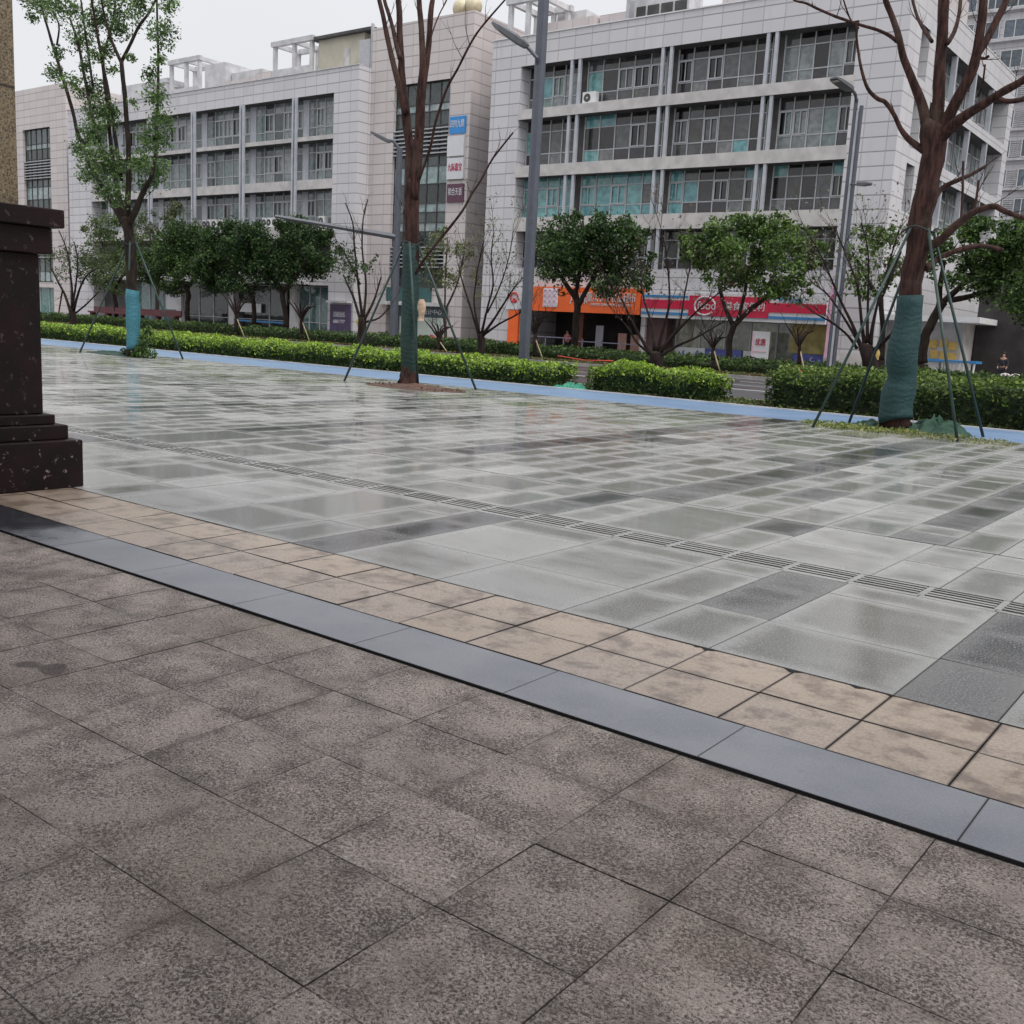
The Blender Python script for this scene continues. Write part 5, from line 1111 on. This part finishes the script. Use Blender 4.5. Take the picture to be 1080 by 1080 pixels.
m=MB(); m.box(a.x,b2.x,47.15,47.25,1.121,1.5); m.build('backrest',MT['redbrown_wood'],bn)
for k in range(6): 
    x=a.x+.3+(b2.x-a.x-.6)*k/5; m=MB(); m.box(x-.15,x+.15,46.7,47.1,0,1.0); m.build('leg',MT['redbrown_wood'],bn)
for i,(x,y,r_) in enumerate(((868,389,.16),(990,390,.20),(1027,394,.30),(1043,396,.18),(1060,396,.34),(1071,397,.34))):
    if i==0: continue
    p=at(x,y,46.9); o=thing('stone_bollard','pale ball bollard at the right edge, '+['','leftmost of five, just right of the wrapped trunk','second of five','third and smallest of five','fourth of five','rightmost of five'][i],'bollard',(p.x,46.9,0),'ball bollards'); m=MB(); m.sphere((p.x,46.9,r_+.12),r_); m.build('ball',MT['stone_ball'],o,True); m=MB(); m.tube([(p.x,46.9,0),(p.x,46.9,.14)],[r_*.8,r_*.6],12); m.build('base',MT['stone_ball'],o)
# red kerb tape and red cover
a=gnd(590,379.5); m=MB(); p0=at(588,379,43.2);p1=at(646,388,42.9); m.tube([(p0.x,43.2,.28),((p0.x+p1.x)/2,43.1,.16),(p1.x,42.9,.24)],[.03,.025,.03],5); tag(m.build('barrier_tape',MT['rust_tape'],None,origin=(p0.x,43.2,0)),'sagging red barrier tape along the far kerb before the orange shop','tape')
p=at(838,386,43.6); m=MB(); m.sphere((p.x,43.6,.32),.5,14,8,.45); m.tube([(p.x,43.6,0),(p.x,43.6,.3)],.05,6); tag(m.build('red_cover',MT['red'],None,True,origin=(p.x,43.6,0)),'low rounded red cover on the far bed below the store','cover')
p=at(578,372,47); m=MB(); 
for (x,y,s) in ((626,372,.4),): pass
p=at(616,374,47.5); o=thing('white_bucket','small white bucket standing before the orange shop','bucket',(p.x,48,0)); m=MB(); m.tube([(p.x,48,0),(p.x,48,.5)],[.18,.24],14); m.build('body',MT['white'],o); m=MB(); m.tube([(p.x+.24*math.cos(a),48,.5+.22*math.sin(a)) for a in np.linspace(0,math.pi,9)],.012,5); m.build('handle',MT['alu'],o)
# people
def person(px,Y,h,label,shirt,facing=0):
    p=at(px,360,Y); o=thing('person',label,'person',(p.x,Y,0)); s=h/1.7
    def skin(name,V,Ed,R,mat,sub=2):
        me=bpy.data.meshes.new(name); me.from_pydata([(x*s,y*s,z*s) for x,y,z in V],Ed,[]); ob=bpy.data.objects.new(name,me); COL.objects.link(ob); ob.parent=o
        md=ob.modifiers.new('s','SKIN'); 
        for i,r_ in enumerate(R): me.skin_vertices[0].data[i].radius=(r_[0]*s,r_[1]*s) if isinstance(r_,tuple) else (r_*s,r_*s)
        me.skin_vertices[0].data[0].use_root=True; ob.modifiers.new('u','SUBSURF').levels=sub; ob.modifiers['u'].render_levels=sub; me.materials.append(MT[mat]); return ob
    V=[(0,0,.93),(0,0,1.15),(0,0,1.38),(0,0,1.47),(0,-.01,1.55),(0,-.01,1.66),(.17,0,1.38),(.24,-.02,1.12),(.22,-.16,.93),(.21,-.22,.87),(-.17,0,1.38),(-.24,-.02,1.12),(-.20,-.14,.93),(-.19,-.2,.87),(.09,0,.88),(.10,-.01,.5),(.10,.02,.08),(.10,-.12,.04),(-.09,0,.88),(-.10,-.03,.5),(-.10,.02,.08),(-.10,-.12,.04)]
    Ed=[(0,1),(1,2),(2,3),(3,4),(4,5),(2,6),(6,7),(7,8),(8,9),(2,10),(10,11),(11,12),(12,13),(0,14),(14,15),(15,16),(16,17),(0,18),(18,19),(19,20),(20,21)]
    R=[(.14,.10),(.12,.09),(.14,.09),.055,(.075,.09),(.07,.085),.055,.042,.034,.03,.055,.042,.034,.03,.085,.055,.042,.035,.085,.055,.042,.035]
    skin('body',V,Ed,R,'skin')
    skin('shirt',V[:3]+[V[6],V[7],V[10],V[11],(.222,-.13,.97),(-.205,-.12,.97)],[(0,1),(1,2),(2,3),(3,4),(2,5),(5,6),(4,7),(6,8)],[(.16,.12),(.15,.115),(.16,.11),.075,.06,.075,.06,.048,.048],shirt)
    skin('trousers',[V[0],V[14],V[15],(.10,.02,.1),V[18],V[19],(-.10,.02,.1)],[(0,1),(1,2),(2,3),(0,4),(4,5),(5,6)],[(.155,.118),.1,.075,.06,.1,.075,.06],'darkcloth')
    m=MB(); m.sphere((p.x,Y+.02*s,1.655*s),.10*s,12,8,1.05); m.build('hair',MT['hair'],o,True); return o
person(598,54.3,1.62,'person in a pink shirt standing inside the orange shop front','pinkshirt'); person(1061,56.2,1.66,'person in dark clothes standing before the dark passage at the right','darkcloth')
# scraps on the near paving
for (x,y,lab) in ((618,970,'upper'),(641,991,'lower')):
    c=gnd(x,y); a=random.random()*3; m=MB(); pts=[(c.x-.012,c.y,.003),(c.x-.004,c.y+.006,.007),(c.x+.006,c.y+.004,.008),(c.x+.014,c.y-.003,.004)]; m.tube(pts,[.0015,.003,.003,.001],5,flat=.4); tag(m.build('paper_scrap',MT['white'],None,origin=tuple(c)),'tiny curled white paper scrap on the brown paving, '+lab+' of two','scrap','paper scraps')
